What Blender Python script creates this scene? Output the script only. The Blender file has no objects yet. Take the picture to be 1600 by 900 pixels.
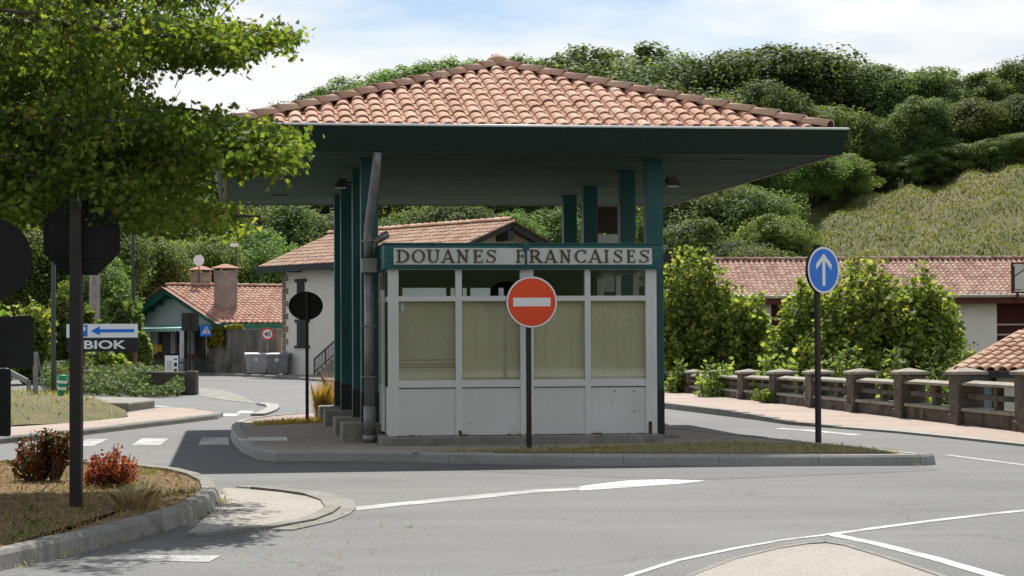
import bpy, bmesh, math, random
import numpy as np
from mathutils import Vector, Matrix
random.seed(7); RNG = np.random.default_rng(7)
S = bpy.context.scene; COL = S.collection
rad = math.radians
# ------------------------------------------------------------ camera
FPX = 3250.0; CAMH = 1.55
CAMM = Matrix.Translation((0, 0, CAMH)) @ (Matrix.Rotation(rad(90) + math.atan(78/FPX), 4, 'X') @ Matrix.Rotation(-0.005, 4, 'Z'))
cd = bpy.data.cameras.new('camera'); cam = bpy.data.objects.new('camera', cd); COL.objects.link(cam)
cam.matrix_world = CAMM; cd.sensor_width = 36; cd.lens = 36*FPX/1600; cd.clip_end = 6000; cd.clip_start = .1
S.camera = cam
_R = CAMM.to_3x3()
def ray(px, py): return _R @ Vector(((px-800)/FPX, (450-py)/FPX, -1))
def G(px, py, h=0.0):                       # point at height h under a picture position
    d = ray(px, py); t = (h-CAMH)/d.z
    return Vector((d.x*t, d.y*t, h))
def AT(px, py, Y):                          # point at distance Y along the road
    d = ray(px, py); t = Y/d.y
    return Vector((d.x*t, Y, CAMH+d.z*t))
# ------------------------------------------------------------ materials
class NT:
    def __init__(s, name):
        s.m = bpy.data.materials.new(name); s.m.use_nodes = True; s.t = s.m.node_tree
        s.b = s.t.nodes['Principled BSDF']; s.out = s.t.nodes['Material Output']; s.tc = None
    def n(s, typ, **k):
        x = s.t.nodes.new(typ)
        for a, v in k.items(): setattr(x, a, v)
        return x
    def l(s, a, b): s.t.links.new(a, b)
    def co(s, stretch=None):
        if s.tc is None: s.tc = s.n('ShaderNodeTexCoord')
        o = s.tc.outputs['Object']
        if stretch:
            mp = s.n('ShaderNodeMapping'); mp.inputs['Scale'].default_value = stretch; s.l(o, mp.inputs[0]); o = mp.outputs[0]
        return o
    def noise(s, scale, detail=4, rough=.6, stretch=None):
        x = s.n('ShaderNodeTexNoise'); x.inputs['Scale'].default_value = scale; x.inputs['Detail'].default_value = detail
        x.inputs['Roughness'].default_value = rough; s.l(s.co(stretch), x.inputs['Vector']); return x.outputs['Fac']
    def ramp(s, fac, stops):
        r = s.n('ShaderNodeValToRGB'); e = r.color_ramp.elements
        while len(e) < len(stops): e.new(.5)
        for i, (p, c) in enumerate(stops): e[i].position = p; e[i].color = (*c, 1)
        s.l(fac, r.inputs[0]); return r.outputs[0]
    def mix(s, fac, a, b, mode='MIX'):
        x = s.n('ShaderNodeMix', data_type='RGBA', blend_type=mode)
        for sock, v in ((x.inputs[0], fac), (x.inputs[6], a), (x.inputs[7], b)):
            if hasattr(v, 'links'): s.l(v, sock)
            elif isinstance(v, (int, float)): sock.default_value = v
            else: sock.default_value = (*v, 1)
        return x.outputs[2]
    def math(s, op, a, b=0.0):
        x = s.n('ShaderNodeMath', operation=op)
        for sock, v in ((x.inputs[0], a), (x.inputs[1], b)):
            if hasattr(v, 'links'): s.l(v, sock)
            else: sock.default_value = v
        return x.outputs[0]
    def bump(s, h, strength=.3, dist=.02):
        b = s.n('ShaderNodeBump'); b.inputs['Strength'].default_value = strength; b.inputs['Distance'].default_value = dist
        s.l(h, b.inputs['Height']); s.l(b.outputs[0], s.b.inputs['Normal'])
    def attr(s, name): return s.n('ShaderNodeAttribute', attribute_name=name).outputs['Fac']
def surf(name, c1, c2, scale=2.0, rough=.8, fine=.15, fscale=60, bump=.0, bscale=None, bdist=.01, spec=.4, metal=0, stretch=None, stain=None, sscale=1.5, sth=(.55, .75)):
    k = NT(name); col = k.ramp(k.noise(scale, 5, .6, stretch), [(.3, c1), (.7, c2)])
    f = k.noise(fscale, 3, .7, stretch)
    lo = (1-fine,)*3; hi = (1+fine,)*3
    col = k.mix(1.0, col, k.ramp(f, [(.3, lo), (.7, hi)]), 'MULTIPLY')
    if stain is not None:
        col = k.mix(k.ramp(k.noise(sscale, 6, .65), [(sth[0], (0, 0, 0)), (sth[1], (1, 1, 1))]), col, stain)
    k.l(col, k.b.inputs['Base Color']); k.b.inputs['Roughness'].default_value = rough
    k.b.inputs['Specular IOR Level'].default_value = spec; k.b.inputs['Metallic'].default_value = metal
    if bump: k.bump(k.noise(bscale or fscale, 4, .7, stretch), bump, bdist)
    return k.m
def leafmat(name, stops, trans, tmix=.45, nscale=.6, rough=.6, varobj=.34, spec=.12):
    k = NT(name)
    f = k.math('ADD', k.math('MULTIPLY', k.attr('tint'), .6), k.math('MULTIPLY', k.noise(nscale, 3), .5))
    col = k.ramp(f, stops)
    oi = k.n('ShaderNodeObjectInfo').outputs['Random']
    v = k.math('ADD', k.math('MULTIPLY', oi, varobj*2), 1-varobj)
    hs = k.n('ShaderNodeHueSaturation'); hs.inputs['Hue'].default_value = .5
    k.l(v, hs.inputs['Value']); k.l(col, hs.inputs['Color'])
    hv = k.math('ADD', k.math('MULTIPLY', oi, .028), .492); k.l(hv, hs.inputs['Hue'])
    k.l(hs.outputs[0], k.b.inputs['Base Color']); k.b.inputs['Roughness'].default_value = rough
    k.b.inputs['Specular IOR Level'].default_value = spec
    tr = k.n('ShaderNodeBsdfTranslucent'); k.l(k.mix(1.0, hs.outputs[0], trans, 'MULTIPLY'), tr.inputs['Color'])
    mx = k.n('ShaderNodeMixShader'); mx.inputs[0].default_value = tmix
    k.l(k.b.outputs[0], mx.inputs[1]); k.l(tr.outputs[0], mx.inputs[2]); k.l(mx.outputs[0], k.out.inputs['Surface'])
    return k.m
M = {}
def asphalt(name='asphalt', f_=1.0):
    k = NT(name)
    base = k.ramp(k.noise(.35, 6, .6), [(.3, (.108, .111, .108)), (.7, (.140, .143, .139))])
    strk = k.ramp(k.noise(.9, 5, .6, (.35, 2.2, 1)), [(.35, (.82, .82, .82)), (.65, (1.06, 1.06, 1.06))])
    base = k.mix(.8, base, strk, 'MULTIPLY')
    patch = k.ramp(k.noise(.16, 3, .5, (.4, 1.3, 1)), [(.52, (1, 1, 1)), (.6, (.84, .84, .85))])
    base = k.mix(.7, base, patch, 'MULTIPLY')
    fine = k.ramp(k.noise(110, 3, .8), [(.34, (.35, .35, .35)), (.5, (1, 1, 1)), (.66, (1.75, 1.75, 1.7))])
    base = k.mix(.85, base, fine, 'MULTIPLY')
    grit = k.ramp(k.noise(42, 5, .85), [(.42, (.40, .40, .40)), (.5, (1, 1, 1)), (.58, (1.75, 1.75, 1.7))])
    base = k.mix(.60, base, grit, 'MULTIPLY')
    vo = k.n('ShaderNodeTexVoronoi', feature='DISTANCE_TO_EDGE'); vo.inputs['Scale'].default_value = .22
    w = k.n('ShaderNodeVectorMath', operation='ADD'); nz = k.n('ShaderNodeTexNoise'); nz.inputs['Scale'].default_value = .9; nz.inputs['Detail'].default_value = 5
    k.l(k.co(), nz.inputs['Vector']); k.l(k.co(), w.inputs[0]); k.l(nz.outputs['Color'], w.inputs[1]); k.l(w.outputs[0], vo.inputs['Vector'])
    crack = k.ramp(vo.outputs['Distance'], [(0.0, (.45, .45, .45)), (.006, (1, 1, 1))])
    base = k.mix(.55, base, crack, 'MULTIPLY')
    base = k.mix(1.0, base, (f_, f_, f_*1.01), 'MULTIPLY')
    k.l(base, k.b.inputs['Base Color']); k.b.inputs['Roughness'].default_value = .78; k.b.inputs['Specular IOR Level'].default_value = .32
    k.bump(k.noise(70, 3, .8), .5, .008); return k.m
def tile_mat(name, stops, lich=(.42, .36, .24), lth=(.58, .72)):
    k = NT(name); col = k.ramp(k.attr('tint'), stops)
    col = k.mix(k.ramp(k.noise(9, 6, .7), [(lth[0], (0, 0, 0)), (lth[1], (.65, .65, .65))]), col, lich)
    col = k.mix(1.0, col, k.ramp(k.noise(30, 4, .7), [(.3, (.8, .8, .8)), (.7, (1.14, 1.14, 1.14))]), 'MULTIPLY')
    k.l(col, k.b.inputs['Base Color']); k.b.inputs['Roughness'].default_value = .85; k.b.inputs['Specular IOR Level'].default_value = .25
    k.bump(k.noise(45, 4), .3, .01); return k.m
def paint_wood(name, c1, c2, pitch=.1, axis=1, gap=.05, rough=.6, spec=.4, gapc=None):
    # painted boards with fine grooves along one axis
    k = NT(name); col = k.ramp(k.noise(1.3, 6, .65, (.10, 1.5, 1) if axis == 1 else (1, 1, 1)), [(.3, c1), (.7, c2)])
    sep = k.n('ShaderNodeSeparateXYZ'); k.l(k.co(), sep.inputs[0])
    fr = k.math('FRACT', k.math('MULTIPLY', sep.outputs[axis], 1/pitch))
    g = k.math('LESS_THAN', fr, gap)
    fl = k.math('FLOOR', k.math('MULTIPLY', sep.outputs[axis], 1/pitch))
    wn = k.n('ShaderNodeTexWhiteNoise', noise_dimensions='1D'); k.l(fl, wn.inputs['W'])
    col = k.mix(1.0, col, k.ramp(wn.outputs['Value'], [(0, (.86, .86, .86)), (1, (1.1, 1.1, 1.1))]), 'MULTIPLY')
    col = k.mix(g, col, gapc or tuple(x*.35 for x in c1))
    k.l(col, k.b.inputs['Base Color']); k.b.inputs['Roughness'].default_value = rough; k.b.inputs['Specular IOR Level'].default_value = spec
    k.bump(k.math('SUBTRACT', 1.0, g), .4, .006); return k.m
def glass_mat(name, tint=(.97, .98, .97), rough=.03, refl=.5):
    k = NT(name); k.t.nodes.remove(k.b)
    gl = k.n('ShaderNodeBsdfGlossy'); gl.inputs['Roughness'].default_value = rough; gl.inputs['Color'].default_value = (.95, .97, .96, 1)
    tr = k.n('ShaderNodeBsdfTransparent'); tr.inputs['Color'].default_value = (*tint, 1)
    lw = k.n('ShaderNodeLayerWeight'); lw.inputs['Blend'].default_value = .5
    ma = k.math('ADD', k.math('MULTIPLY', k.math('POWER', lw.outputs['Facing'], 5.0), .9), .036)
    mx = k.n('ShaderNodeMixShader'); k.l(ma, mx.inputs[0]); k.l(tr.outputs[0], mx.inputs[1]); k.l(gl.outputs[0], mx.inputs[2])
    k.l(mx.outputs[0], k.out.inputs['Surface']); return k.m
def marking_mat(name, col=(.62, .62, .60), wear=.5):
    k = NT(name); k.b.inputs['Roughness'].default_value = .7; k.b.inputs['Specular IOR Level'].default_value = .3
    c = k.ramp(k.noise(2.2, 4), [(.3, tuple(x*.88 for x in col)), (.7, col)])
    w = k.ramp(k.math('ADD', k.math('MULTIPLY', k.noise(1.1, 5, .7), .6), k.math('MULTIPLY', k.noise(40, 4, .8), .4)), [(wear-.06, (0, 0, 0)), (wear+.05, (1, 1, 1))])
    c = k.mix(w, c, (.22, .222, .216)); k.l(c, k.b.inputs['Base Color']); k.bump(k.noise(90, 3, .8), .4, .006); return k.m
def gravel_mat(name, stops, scale=75, big=.5, rough=.85):
    k = NT(name); vo = k.n('ShaderNodeTexVoronoi'); vo.inputs['Scale'].default_value = scale; k.l(k.co(), vo.inputs['Vector'])
    sp = k.n('ShaderNodeSeparateColor'); k.l(vo.outputs['Color'], sp.inputs[0])
    col = k.ramp(sp.outputs[0], stops)
    col = k.mix(1.0, col, k.ramp(k.noise(big, 6, .65), [(.3, (.82, .82, .82)), (.7, (1.12, 1.12, 1.12))]), 'MULTIPLY')
    k.l(col, k.b.inputs['Base Color']); k.b.inputs['Roughness'].default_value = rough; k.b.inputs['Specular IOR Level'].default_value = .25
    k.bump(vo.outputs['Distance'], .5, .01); return k.m

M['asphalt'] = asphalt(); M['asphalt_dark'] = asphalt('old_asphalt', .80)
M['ground'] = surf('dry_earth', (.09, .085, .05), (.15, .14, .075), .4, .95, .3, 25, .5, 25, .05)
M['pink_paving'] = gravel_mat('pink_aggregate', [(0, (.25, .185, .15)), (.35, (.35, .272, .225)), (.7, (.42, .335, .28)), (1, (.5, .43, .375))])
M['island_paving'] = gravel_mat('brown_aggregate', [(0, (.19, .14, .11)), (.4, (.30, .235, .19)), (.8, (.38, .31, .26)), (1, (.5, .45, .4))])
M['apron'] = gravel_mat('pale_aggregate', [(0, (.26, .235, .205)), (.4, (.34, .31, .275)), (.8, (.39, .36, .325)), (1, (.47, .44, .40))], 90)
M['kerb'] = surf('kerb_concrete', (.27, .265, .245), (.36, .352, .33), 1.6, .85, .2, 45, .4, 45, .008, stain=(.14, .14, .12), sscale=1.2, sth=(.58, .8))
M['kerb_old'] = surf('old_kerb_concrete', (.19, .18, .155), (.27, .258, .23), 2.2, .9, .28, 40, .6, 30, .012, stain=(.09, .09, .065), sscale=2.0, sth=(.52, .76))
M['concrete'] = surf('concrete', (.20, .19, .165), (.30, .285, .25), 2.5, .9, .2, 45, .4, 40, .01, stain=(.11, .10, .08), sscale=2.4, sth=(.5, .75))
M['dirt'] = surf('dry_mulch', (.135, .088, .045), (.25, .175, .092), 2.6, .95, .45, 40, .9, 30, .03, stain=(.09, .065, .035), sscale=3.5, sth=(.5, .68))
M['lawn'] = surf('dry_lawn', (.15, .135, .055), (.095, .115, .035), 1.1, .95, .35, 30, .9, 30, .04, stain=(.22, .155, .08), sscale=.8, sth=(.5, .65))
M['hillgrass'] = surf('hill_grass', (.125, .122, .042), (.085, .105, .030), .30, .95, .40, 3.2, 0, stain=(.17, .14, .058), sscale=.13, sth=(.5, .66))
M['forest_floor'] = surf('forest_floor', (.03, .045, .015), (.05, .065, .02), .3, .95, .3, 3, .8, 2, .3)
M['white'] = marking_mat('road_paint', (.60, .60, .575), .53)
M['white_worn'] = marking_mat('worn_road_paint', (.50, .50, .48), .49)
M['tile'] = tile_mat('terracotta', [(0, (.42, .225, .15)), (.3, (.48, .268, .18)), (.75, (.52, .305, .212)), (.95, (.55, .35, .25)), (1, (.55, .39, .28))], (.40, .34, .21), (.6, .78))
M['tile_house'] = tile_mat('weathered_terracotta', [(0, (.36, .20, .13)), (.4, (.47, .29, .20)), (.8, (.55, .37, .26)), (1, (.46, .36, .26))])
M['tile_red'] = tile_mat('red_terracotta', [(0, (.34, .16, .11)), (.4, (.44, .23, .165)), (.8, (.49, .285, .21)), (1, (.42, .31, .24))])
M['tile_brown'] = tile_mat('brown_terracotta', [(0, (.25, .13, .10)), (.4, (.36, .205, .155)), (.8, (.44, .275, .21)), (1, (.36, .28, .21))])
M['hip_tile'] = tile_mat('hip_terracotta', [(0, (.52, .32, .23)), (.4, (.60, .39, .28)), (1, (.64, .44, .32))], (.45, .37, .26), (.5, .75))
M['fascia'] = surf('dark_green_fascia', (.010, .024, .017), (.015, .032, .023), .8, .6, .08, 20, .05, 8, .01, spec=.2)
M['drip'] = surf('brown_drip_trim', (.05, .04, .03), (.08, .065, .045), 2, .6)
M['soffit'] = paint_wood('soffit_boards', (.030, .072, .054), (.085, .140, .114), .12, 1, .07, .8, .06)
M['teal'] = surf('teal_paint', (.012, .085, .085), (.017, .115, .112), 1.6, .42, .08, 30, .1, 14, .01, stain=(.008, .048, .05), sscale=1.1)
M['teal_board'] = paint_wood('teal_boards', (.012, .10, .10), (.018, .13, .128), .085, 2, .09, .45)
M['dark_base'] = surf('black_skirting_paint', (.018, .019, .022), (.03, .03, .034), 3, .6)
M['white_paint'] = surf('white_painted_metal', (.65, .655, .62), (.74, .74, .70), .9, .45, .05, 30, .05, 20, .004, stain=(.50, .48, .42), sscale=1.7, sth=(.6, .85))
M['panel'] = surf('white_panel', (.62, .625, .59), (.72, .72, .68), 1.1, .5, .025, 14, .0, stain=(.56, .53, .46), sscale=1.9, sth=(.56, .9))
M['rust'] = surf('rust', (.07, .03, .015), (.16, .07, .035), 12, .95, .3, 60)
M['board'] = surf('name_board_white', (.60, .60, .56), (.70, .70, .66), 1.5, .5, .06, 30, stain=(.5, .48, .4), sscale=3)
M['bronze'] = surf('weathered_bronze', (.055, .040, .022), (.115, .085, .045), 25, .6, .25, 80)
M['blind'] = surf('beige_blind', (.54, .495, .335), (.62, .57, .40), .8, .8, .06, 20, stain=(.46, .43, .27), sscale=1.1, sth=(.5, .8))
M['glass'] = glass_mat('window_glass')
M['interior'] = surf('interior_dark', (.035, .030, .019), (.06, .05, .032), 1.2, .8)
M['paper'] = surf('paper', (.62, .68, .66), (.72, .77, .74), 2, .8)
M['galv'] = surf('galvanised_steel', (.20, .205, .205), (.33, .335, .33), 3, .48, .12, 30, .08, 12, .005, metal=.55, stain=(.16, .155, .14), sscale=2.5)
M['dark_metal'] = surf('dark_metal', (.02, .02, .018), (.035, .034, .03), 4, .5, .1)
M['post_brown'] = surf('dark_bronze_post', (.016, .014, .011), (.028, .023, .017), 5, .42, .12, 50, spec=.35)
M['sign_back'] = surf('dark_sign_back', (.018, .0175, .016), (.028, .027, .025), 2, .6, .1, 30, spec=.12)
M['brown_panel'] = surf('dark_brown_panel', (.05, .02, .015), (.07, .03, .02), 2, .5)
M['sign_white'] = surf('sign_white', (.90, .90, .90), (.93, .93, .93), 1, .35, .02)
M['sign_red'] = surf('sign_red', (.90, .075, .012), (.92, .085, .016), 1, .35, .03)
M['sign_blue'] = surf('sign_blue', (.012, .17, .74), (.02, .21, .80), 1, .35, .05)
M['sign_black'] = surf('sign_black', (.012, .012, .014), (.02, .02, .022), 1, .45)
M['wood_post'] = surf('brown_wood', (.14, .075, .04), (.22, .12, .065), 3, .8, .2, 40, stretch=(4, 4, .4))
M['green_plastic'] = surf('green_plastic', (.012, .27, .15), (.02, .33, .19), 2, .45)
M['render_white'] = surf('white_render', (.74, .71, .65), (.80, .77, .71), .5, .9, .05, 14, .2, 14, .02, stain=(.56, .52, .44), sscale=.5, sth=(.5, .8))
M['render_cool'] = surf('cool_white_render', (.62, .64, .64), (.70, .72, .72), .6, .9, .04, 14, .15, 14, .02)
M['render_tan'] = surf('tan_render', (.45, .37, .25), (.54, .45, .31), .8, .9, .06, 14)
M['dark_timber'] = surf('dark_timber', (.028, .032, .033), (.045, .05, .05), 2, .7, .15, 30)
M['green_timber'] = surf('green_timber', (.015, .12, .075), (.022, .16, .10), 1.5, .55, .1, 30)
M['red_timber'] = surf('dark_red_timber', (.085, .018, .014), (.12, .028, .02), 1.5, .7, .1)
M['quoin'] = surf('brown_stone', (.20, .14, .10), (.32, .24, .17), 3, .9, .2, 30, .4, 20, .02)
M['grey_wall'] = surf('streaked_render', (.10, .095, .085), (.24, .22, .19), 1.2, .95, .2, 20, .4, 20, .02, stretch=(1.4, 1.4, .35), stain=(.05, .048, .04), sscale=.8, sth=(.5, .7))
M['dark_stone'] = surf('mossy_stone', (.06, .055, .045), (.12, .105, .085), 3, .95, .3, 20, .7, 10, .04)
M['bal_stone'] = surf('weathered_stone', (.075, .064, .054), (.18, .152, .125), 2.6, .95, .35, 22, .8, 14, .03, stain=(.045, .035, .032), sscale=2.8, sth=(.48, .66))
M['bal_cap'] = surf('pale_coping', (.26, .235, .195), (.36, .33, .275), 3, .95, .25, 30, .5, 20, .015, stain=(.15, .13, .10), sscale=4)
M['chimney'] = surf('chimney_render', (.26, .20, .17), (.38, .30, .255), 2.5, .95, .15, 20, .4, 14, .02, stain=(.18, .15, .13), sscale=1.6)
M['bin_plastic'] = surf('grey_plastic', (.34, .345, .355), (.42, .425, .435), 2, .55, .08, 20, stain=(.33, .3, .27), sscale=2.2, sth=(.58, .7))
M['bin_dark'] = surf('dark_grey_plastic', (.19, .195, .21), (.25, .255, .27), 2, .55, .08, 20)
M['post_grey'] = surf('grey_green_post', (.05, .058, .05), (.075, .082, .072), 3, .6, .1)
M['rubber'] = surf('rubber', (.015, .015, .015), (.025, .025, .025), 4, .8)
M['awning'] = surf('teal_awning', (.28, .52, .48), (.38, .60, .56), 2, .8)
M['yellow'] = surf('yellow_paint', (.60, .36, .02), (.68, .42, .04), 2, .5)
M['furniture'] = surf('dark_red_furniture', (.07, .025, .018), (.12, .045, .03), 3, .6)
M['gutter'] = surf('pale_gutter', (.40, .36, .30), (.50, .45, .38), 2, .6)
M['shed_door'] = surf('grey_blue_door', (.16, .23, .25), (.22, .29, .31), 2, .6)
M['bark'] = surf('bark', (.055, .042, .03), (.11, .085, .06), 3, .95, .3, 20, .8, 12, .03, stretch=(2, 2, .5))
M['utility'] = surf('pale_concrete_pole', (.30, .285, .25), (.40, .38, .34), 2, .9, .1)
M['skin'] = surf('skin', (.36, .21, .15), (.42, .25, .18), 3, .6)
M['cloth_brown'] = surf('brown_cloth', (.08, .035, .025), (.11, .05, .035), 6, .9)
M['cloth_dark'] = surf('dark_cloth', (.02, .022, .03), (.03, .032, .04), 6, .9)
GREEN = lambda k: [(.15, (.018*k, .038*k, .008*k)), (.45, (.040*k, .075*k, .014*k)), (.75, (.075*k, .115*k, .022*k)), (1, (.11*k, .13*k, .03*k))]
M['leaf_near'] = leafmat('lobed_leaf', [(.1, (.040, .066, .014)), (.45, (.076, .112, .023)), (.75, (.142, .178, .036)), (.95, (.23, .215, .055))], (2.9, 2.9, 1.2), .46, .8, .62, .0, .10)
M['leaf_dark'] = leafmat('oak_leaf', [(.15, (.050, .078, .028)), (.5, (.088, .122, .042)), (.8, (.135, .17, .06)), (1, (.18, .20, .075))], (2.0, 2.0, 1.0), .45, .22)
M['leaf_mid'] = leafmat('mixed_leaf', [(.15, (.062, .090, .028)), (.5, (.115, .152, .045)), (.8, (.18, .21, .062)), (1, (.24, .25, .085))], (2.1, 2.1, 1.0), .44, .22)
M['leaf_light'] = leafmat('acacia_leaf', [(.15, (.058, .095, .030)), (.5, (.10, .155, .048)), (.8, (.155, .21, .065)), (1, (.20, .24, .09))], (2.1, 2.1, 1.1), .44, .25)
M['leaf_plane'] = leafmat('plane_leaf', [(.12, (.056, .095, .018)), (.40, (.112, .168, .033)), (.66, (.20, .245, .055)), (.92, (.36, .36, .13))], (2.3, 2.3, 1.2), .46, .9, .55, .12, .18)
M['leaf_ivy'] = leafmat('ivy_leaf', [(.15, (.04, .06, .018)), (.5, (.085, .115, .035)), (.85, (.15, .18, .06)), (1, (.20, .21, .08))], (1.8, 1.9, 1.0), .4, 1.5, .6, .1)
M['leaf_vine'] = leafmat('yellow_vine', [(.15, (.10, .11, .01)), (.5, (.22, .20, .02)), (.9, (.34, .28, .03)), (1, (.3, .25, .04))], (1.6, 1.5, .8), .4, 2, .5, .1)
M['leaf_red'] = leafmat('red_leaf', [(.1, (.13, .06, .025)), (.4, (.29, .095, .045)), (.7, (.42, .15, .07)), (1, (.50, .27, .13))], (1.6, 1.4, 1.0), .45, 4, .4, .1)
M['leaf_redgreen'] = leafmat('red_green_leaf', [(.15, (.045, .06, .014)), (.45, (.075, .075, .02)), (.65, (.22, .07, .03)), (1, (.36, .11, .06))], (1.7, 1.3, 1.0), .38, 3, .4, .1)
M['blade_dry'] = leafmat('dry_grass', [(.1, (.24, .17, .08)), (.5, (.36, .26, .12)), (.9, (.48, .36, .18)), (1, (.5, .4, .2))], (1.3, 1.2, 1.0), .35, 3, .6, .0)
M['straw'] = leafmat('straw', [(.1, (.38, .29, .15)), (.5, (.52, .41, .23)), (1, (.64, .52, .32))], (1.2, 1.2, 1.0), .45, 3, .6, .0)
M['blade_gold'] = leafmat('golden_grass', [(.1, (.26, .20, .04)), (.5, (.46, .34, .08)), (.9, (.56, .40, .16)), (1, (.6, .45, .2))], (1.4, 1.3, .9), .4, 3, .6, .0)
M['blade_mixed'] = leafmat('mixed_grass', [(.1, (.10, .13, .025)), (.35, (.22, .22, .06)), (.6, (.42, .34, .14)), (1, (.55, .44, .22))], (1.5, 1.5, 1.0), .4, .7, .6, .0)
M['blade_green'] = leafmat('green_grass', [(.1, (.05, .09, .015)), (.5, (.10, .16, .03)), (1, (.22, .24, .07))], (1.6, 1.7, 1.0), .4, .7, .6, .0)
M['blade_hill'] = leafmat('hill_tufts', [(.15, (.088, .112, .032)), (.45, (.138, .155, .047)), (.75, (.19, .185, .068)), (1, (.25, .22, .10))], (1.5, 1.5, 1.0), .5, .10, .7, .0)
# ------------------------------------------------------------ mesh builder
class MB:
    def __init__(s): s.v = []; s.f = []; s.t = []
    def add(s, vs, fs, tint=0.0):
        b = len(s.v); s.v += [tuple(v) for v in vs]; s.f += [tuple(b+i for i in f) for f in fs]
        s.t += [tint]*len(fs); return s
    def box(s, x0, x1, y0, y1, z0, z1, tint=0.0):
        return s.add([(x0, y0, z0), (x1, y0, z0), (x1, y1, z0), (x0, y1, z0), (x0, y0, z1), (x1, y0, z1), (x1, y1, z1), (x0, y1, z1)],
                     [(3, 2, 1, 0), (4, 5, 6, 7), (0, 1, 5, 4), (1, 2, 6, 5), (2, 3, 7, 6), (3, 0, 4, 7)], tint)
    def bar(s, a, b, w, h, up=(0, 0, 1)):           # rectangular bar from a to b
        a = Vector(a); b = Vector(b); d = (b-a).normalized(); u = Vector(up)
        sx = d.cross(u)
        if sx.length < 1e-4: sx = d.cross(Vector((1, 0, 0)))
        sx.normalize(); sz = sx.cross(d).normalized()
        q = [sx*(i*w/2)+sz*(j*h/2) for i, j in ((-1, -1), (1, -1), (1, 1), (-1, 1))]
        return s.add([a+o for o in q]+[b+o for o in q], [(0, 1, 2, 3), (7, 6, 5, 4), (0, 4, 5, 1), (1, 5, 6, 2), (2, 6, 7, 3), (3, 7, 4, 0)])
    def tube(s, pts, r, n=8, cap=True, tint=0.0):
        pts = [Vector(p) for p in pts]
        rs = r if isinstance(r, (list, tuple)) else [r]*len(pts)
        vs = []; ref = None
        for i, p in enumerate(pts):
            d = (pts[min(i+1, len(pts)-1)]-pts[max(i-1, 0)])
            if d.length < 1e-6: d = Vector((0, 0, 1))
            d.normalize()
            if ref is None:
                ref = d.cross(Vector((0, 0, 1)))
                if ref.length < .1: ref = d.cross(Vector((1, 0, 0)))
            a = (ref-d*ref.dot(d)).normalized(); ref = a; b = d.cross(a)
            for k in range(n):
                t = 2*math.pi*k/n; vs.append(p+a*(math.cos(t)*rs[i])+b*(math.sin(t)*rs[i]))
        fs = []
        for i in range(len(pts)-1):
            for k in range(n):
                k2 = (k+1) % n; fs.append((i*n+k, i*n+k2, (i+1)*n+k2, (i+1)*n+k))
        if cap: fs += [tuple(range(n-1, -1, -1)), tuple((len(pts)-1)*n+k for k in range(n))]
        return s.add(vs, fs, tint)
    def extr(s, poly, vec):                         # closed polygon swept along vec
        p = [Vector(q) for q in poly]; v = Vector(vec); n = len(p)
        return s.add(p+[q+v for q in p], [tuple(range(n)), tuple(range(2*n-1, n-1, -1))]+[(i, i+n, (i+1) % n+n, (i+1) % n) for i in range(n)])
    def disc(s, c, rx, rz, y0, y1, n=40):           # plate in the xz plane, from y0 (front) to y1
        return s.extr([(c[0]+rx*math.cos(2*math.pi*i/n), y0, c[1]+rz*math.sin(2*math.pi*i/n)) for i in range(n)], (0, y1-y0, 0))
    def ring(s, c, r0, r1, y0, y1, n=40):
        vs = []
        for y in (y0, y1):
            for r in (r0, r1):
                vs += [(c[0]+r[0]*math.cos(2*math.pi*i/n), y, c[1]+r[1]*math.sin(2*math.pi*i/n)) for i in range(n)]
        fs = []
        for i in range(n):
            j = (i+1) % n
            fs += [(i, j, n+j, n+i), (2*n+j, 2*n+i, 3*n+i, 3*n+j), (n+i, n+j, 3*n+j, 3*n+i), (j, i, 2*n+i, 2*n+j)]
        return s.add(vs, fs)
    def plate(s, poly, y0, y1):                     # xz polygon between two depths
        return s.extr([(p[0], y0, p[1]) for p in poly], (0, y1-y0, 0))
    def build(s, name, mat, parent=None, world=False, smooth=False, bevel=0, segs=1):
        me = bpy.data.meshes.new(name); vs = s.v
        if world and parent is not None:
            inv = ROOTM[root_of(parent)].inverted(); vs = [tuple(inv @ Vector(v)) for v in vs]
        me.from_pydata(vs, [], s.f); me.validate()
        if any(s.t) and len(me.polygons) == len(s.t):
            a = me.attributes.new('tint', 'FLOAT', 'FACE'); a.data.foreach_set('value', s.t)
        bm = bmesh.new(); bm.from_mesh(me); bmesh.ops.recalc_face_normals(bm, faces=bm.faces); bm.to_mesh(me); bm.free()
        if mat: me.materials.append(M[mat] if isinstance(mat, str) else mat)
        if smooth: me.polygons.foreach_set('use_smooth', [True]*len(me.polygons))
        o = bpy.data.objects.new(name, me); COL.objects.link(o)
        if parent is not None: o.parent = parent
        if bevel:
            b = o.modifiers.new('bevel', 'BEVEL'); b.width = bevel; b.segments = segs; b.limit_method = 'ANGLE'; b.angle_limit = rad(40)
        return o
ROOTM = {}
def root_of(o):
    while o.parent is not None: o = o.parent
    return o.name
def thing(name, label, cat, loc=(0, 0, 0), rotz=0.0, group=None):
    o = bpy.data.objects.new(name, None); COL.objects.link(o); o.location = loc; o.rotation_euler = (0, 0, rotz)
    o.empty_display_size = .2; o['label'] = label; o['category'] = cat
    if group: o['group'] = group
    ROOTM[o.name] = Matrix.Translation(loc) @ Matrix.Rotation(rotz, 4, 'Z'); return o
def tag(o, label, cat, group=None, kind=None):
    if label: o['label'] = label
    if cat: o['category'] = cat
    if group: o['group'] = group
    if kind: o['kind'] = kind
    return o
def struct(o): o['kind'] = 'structure'; return o
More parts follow.
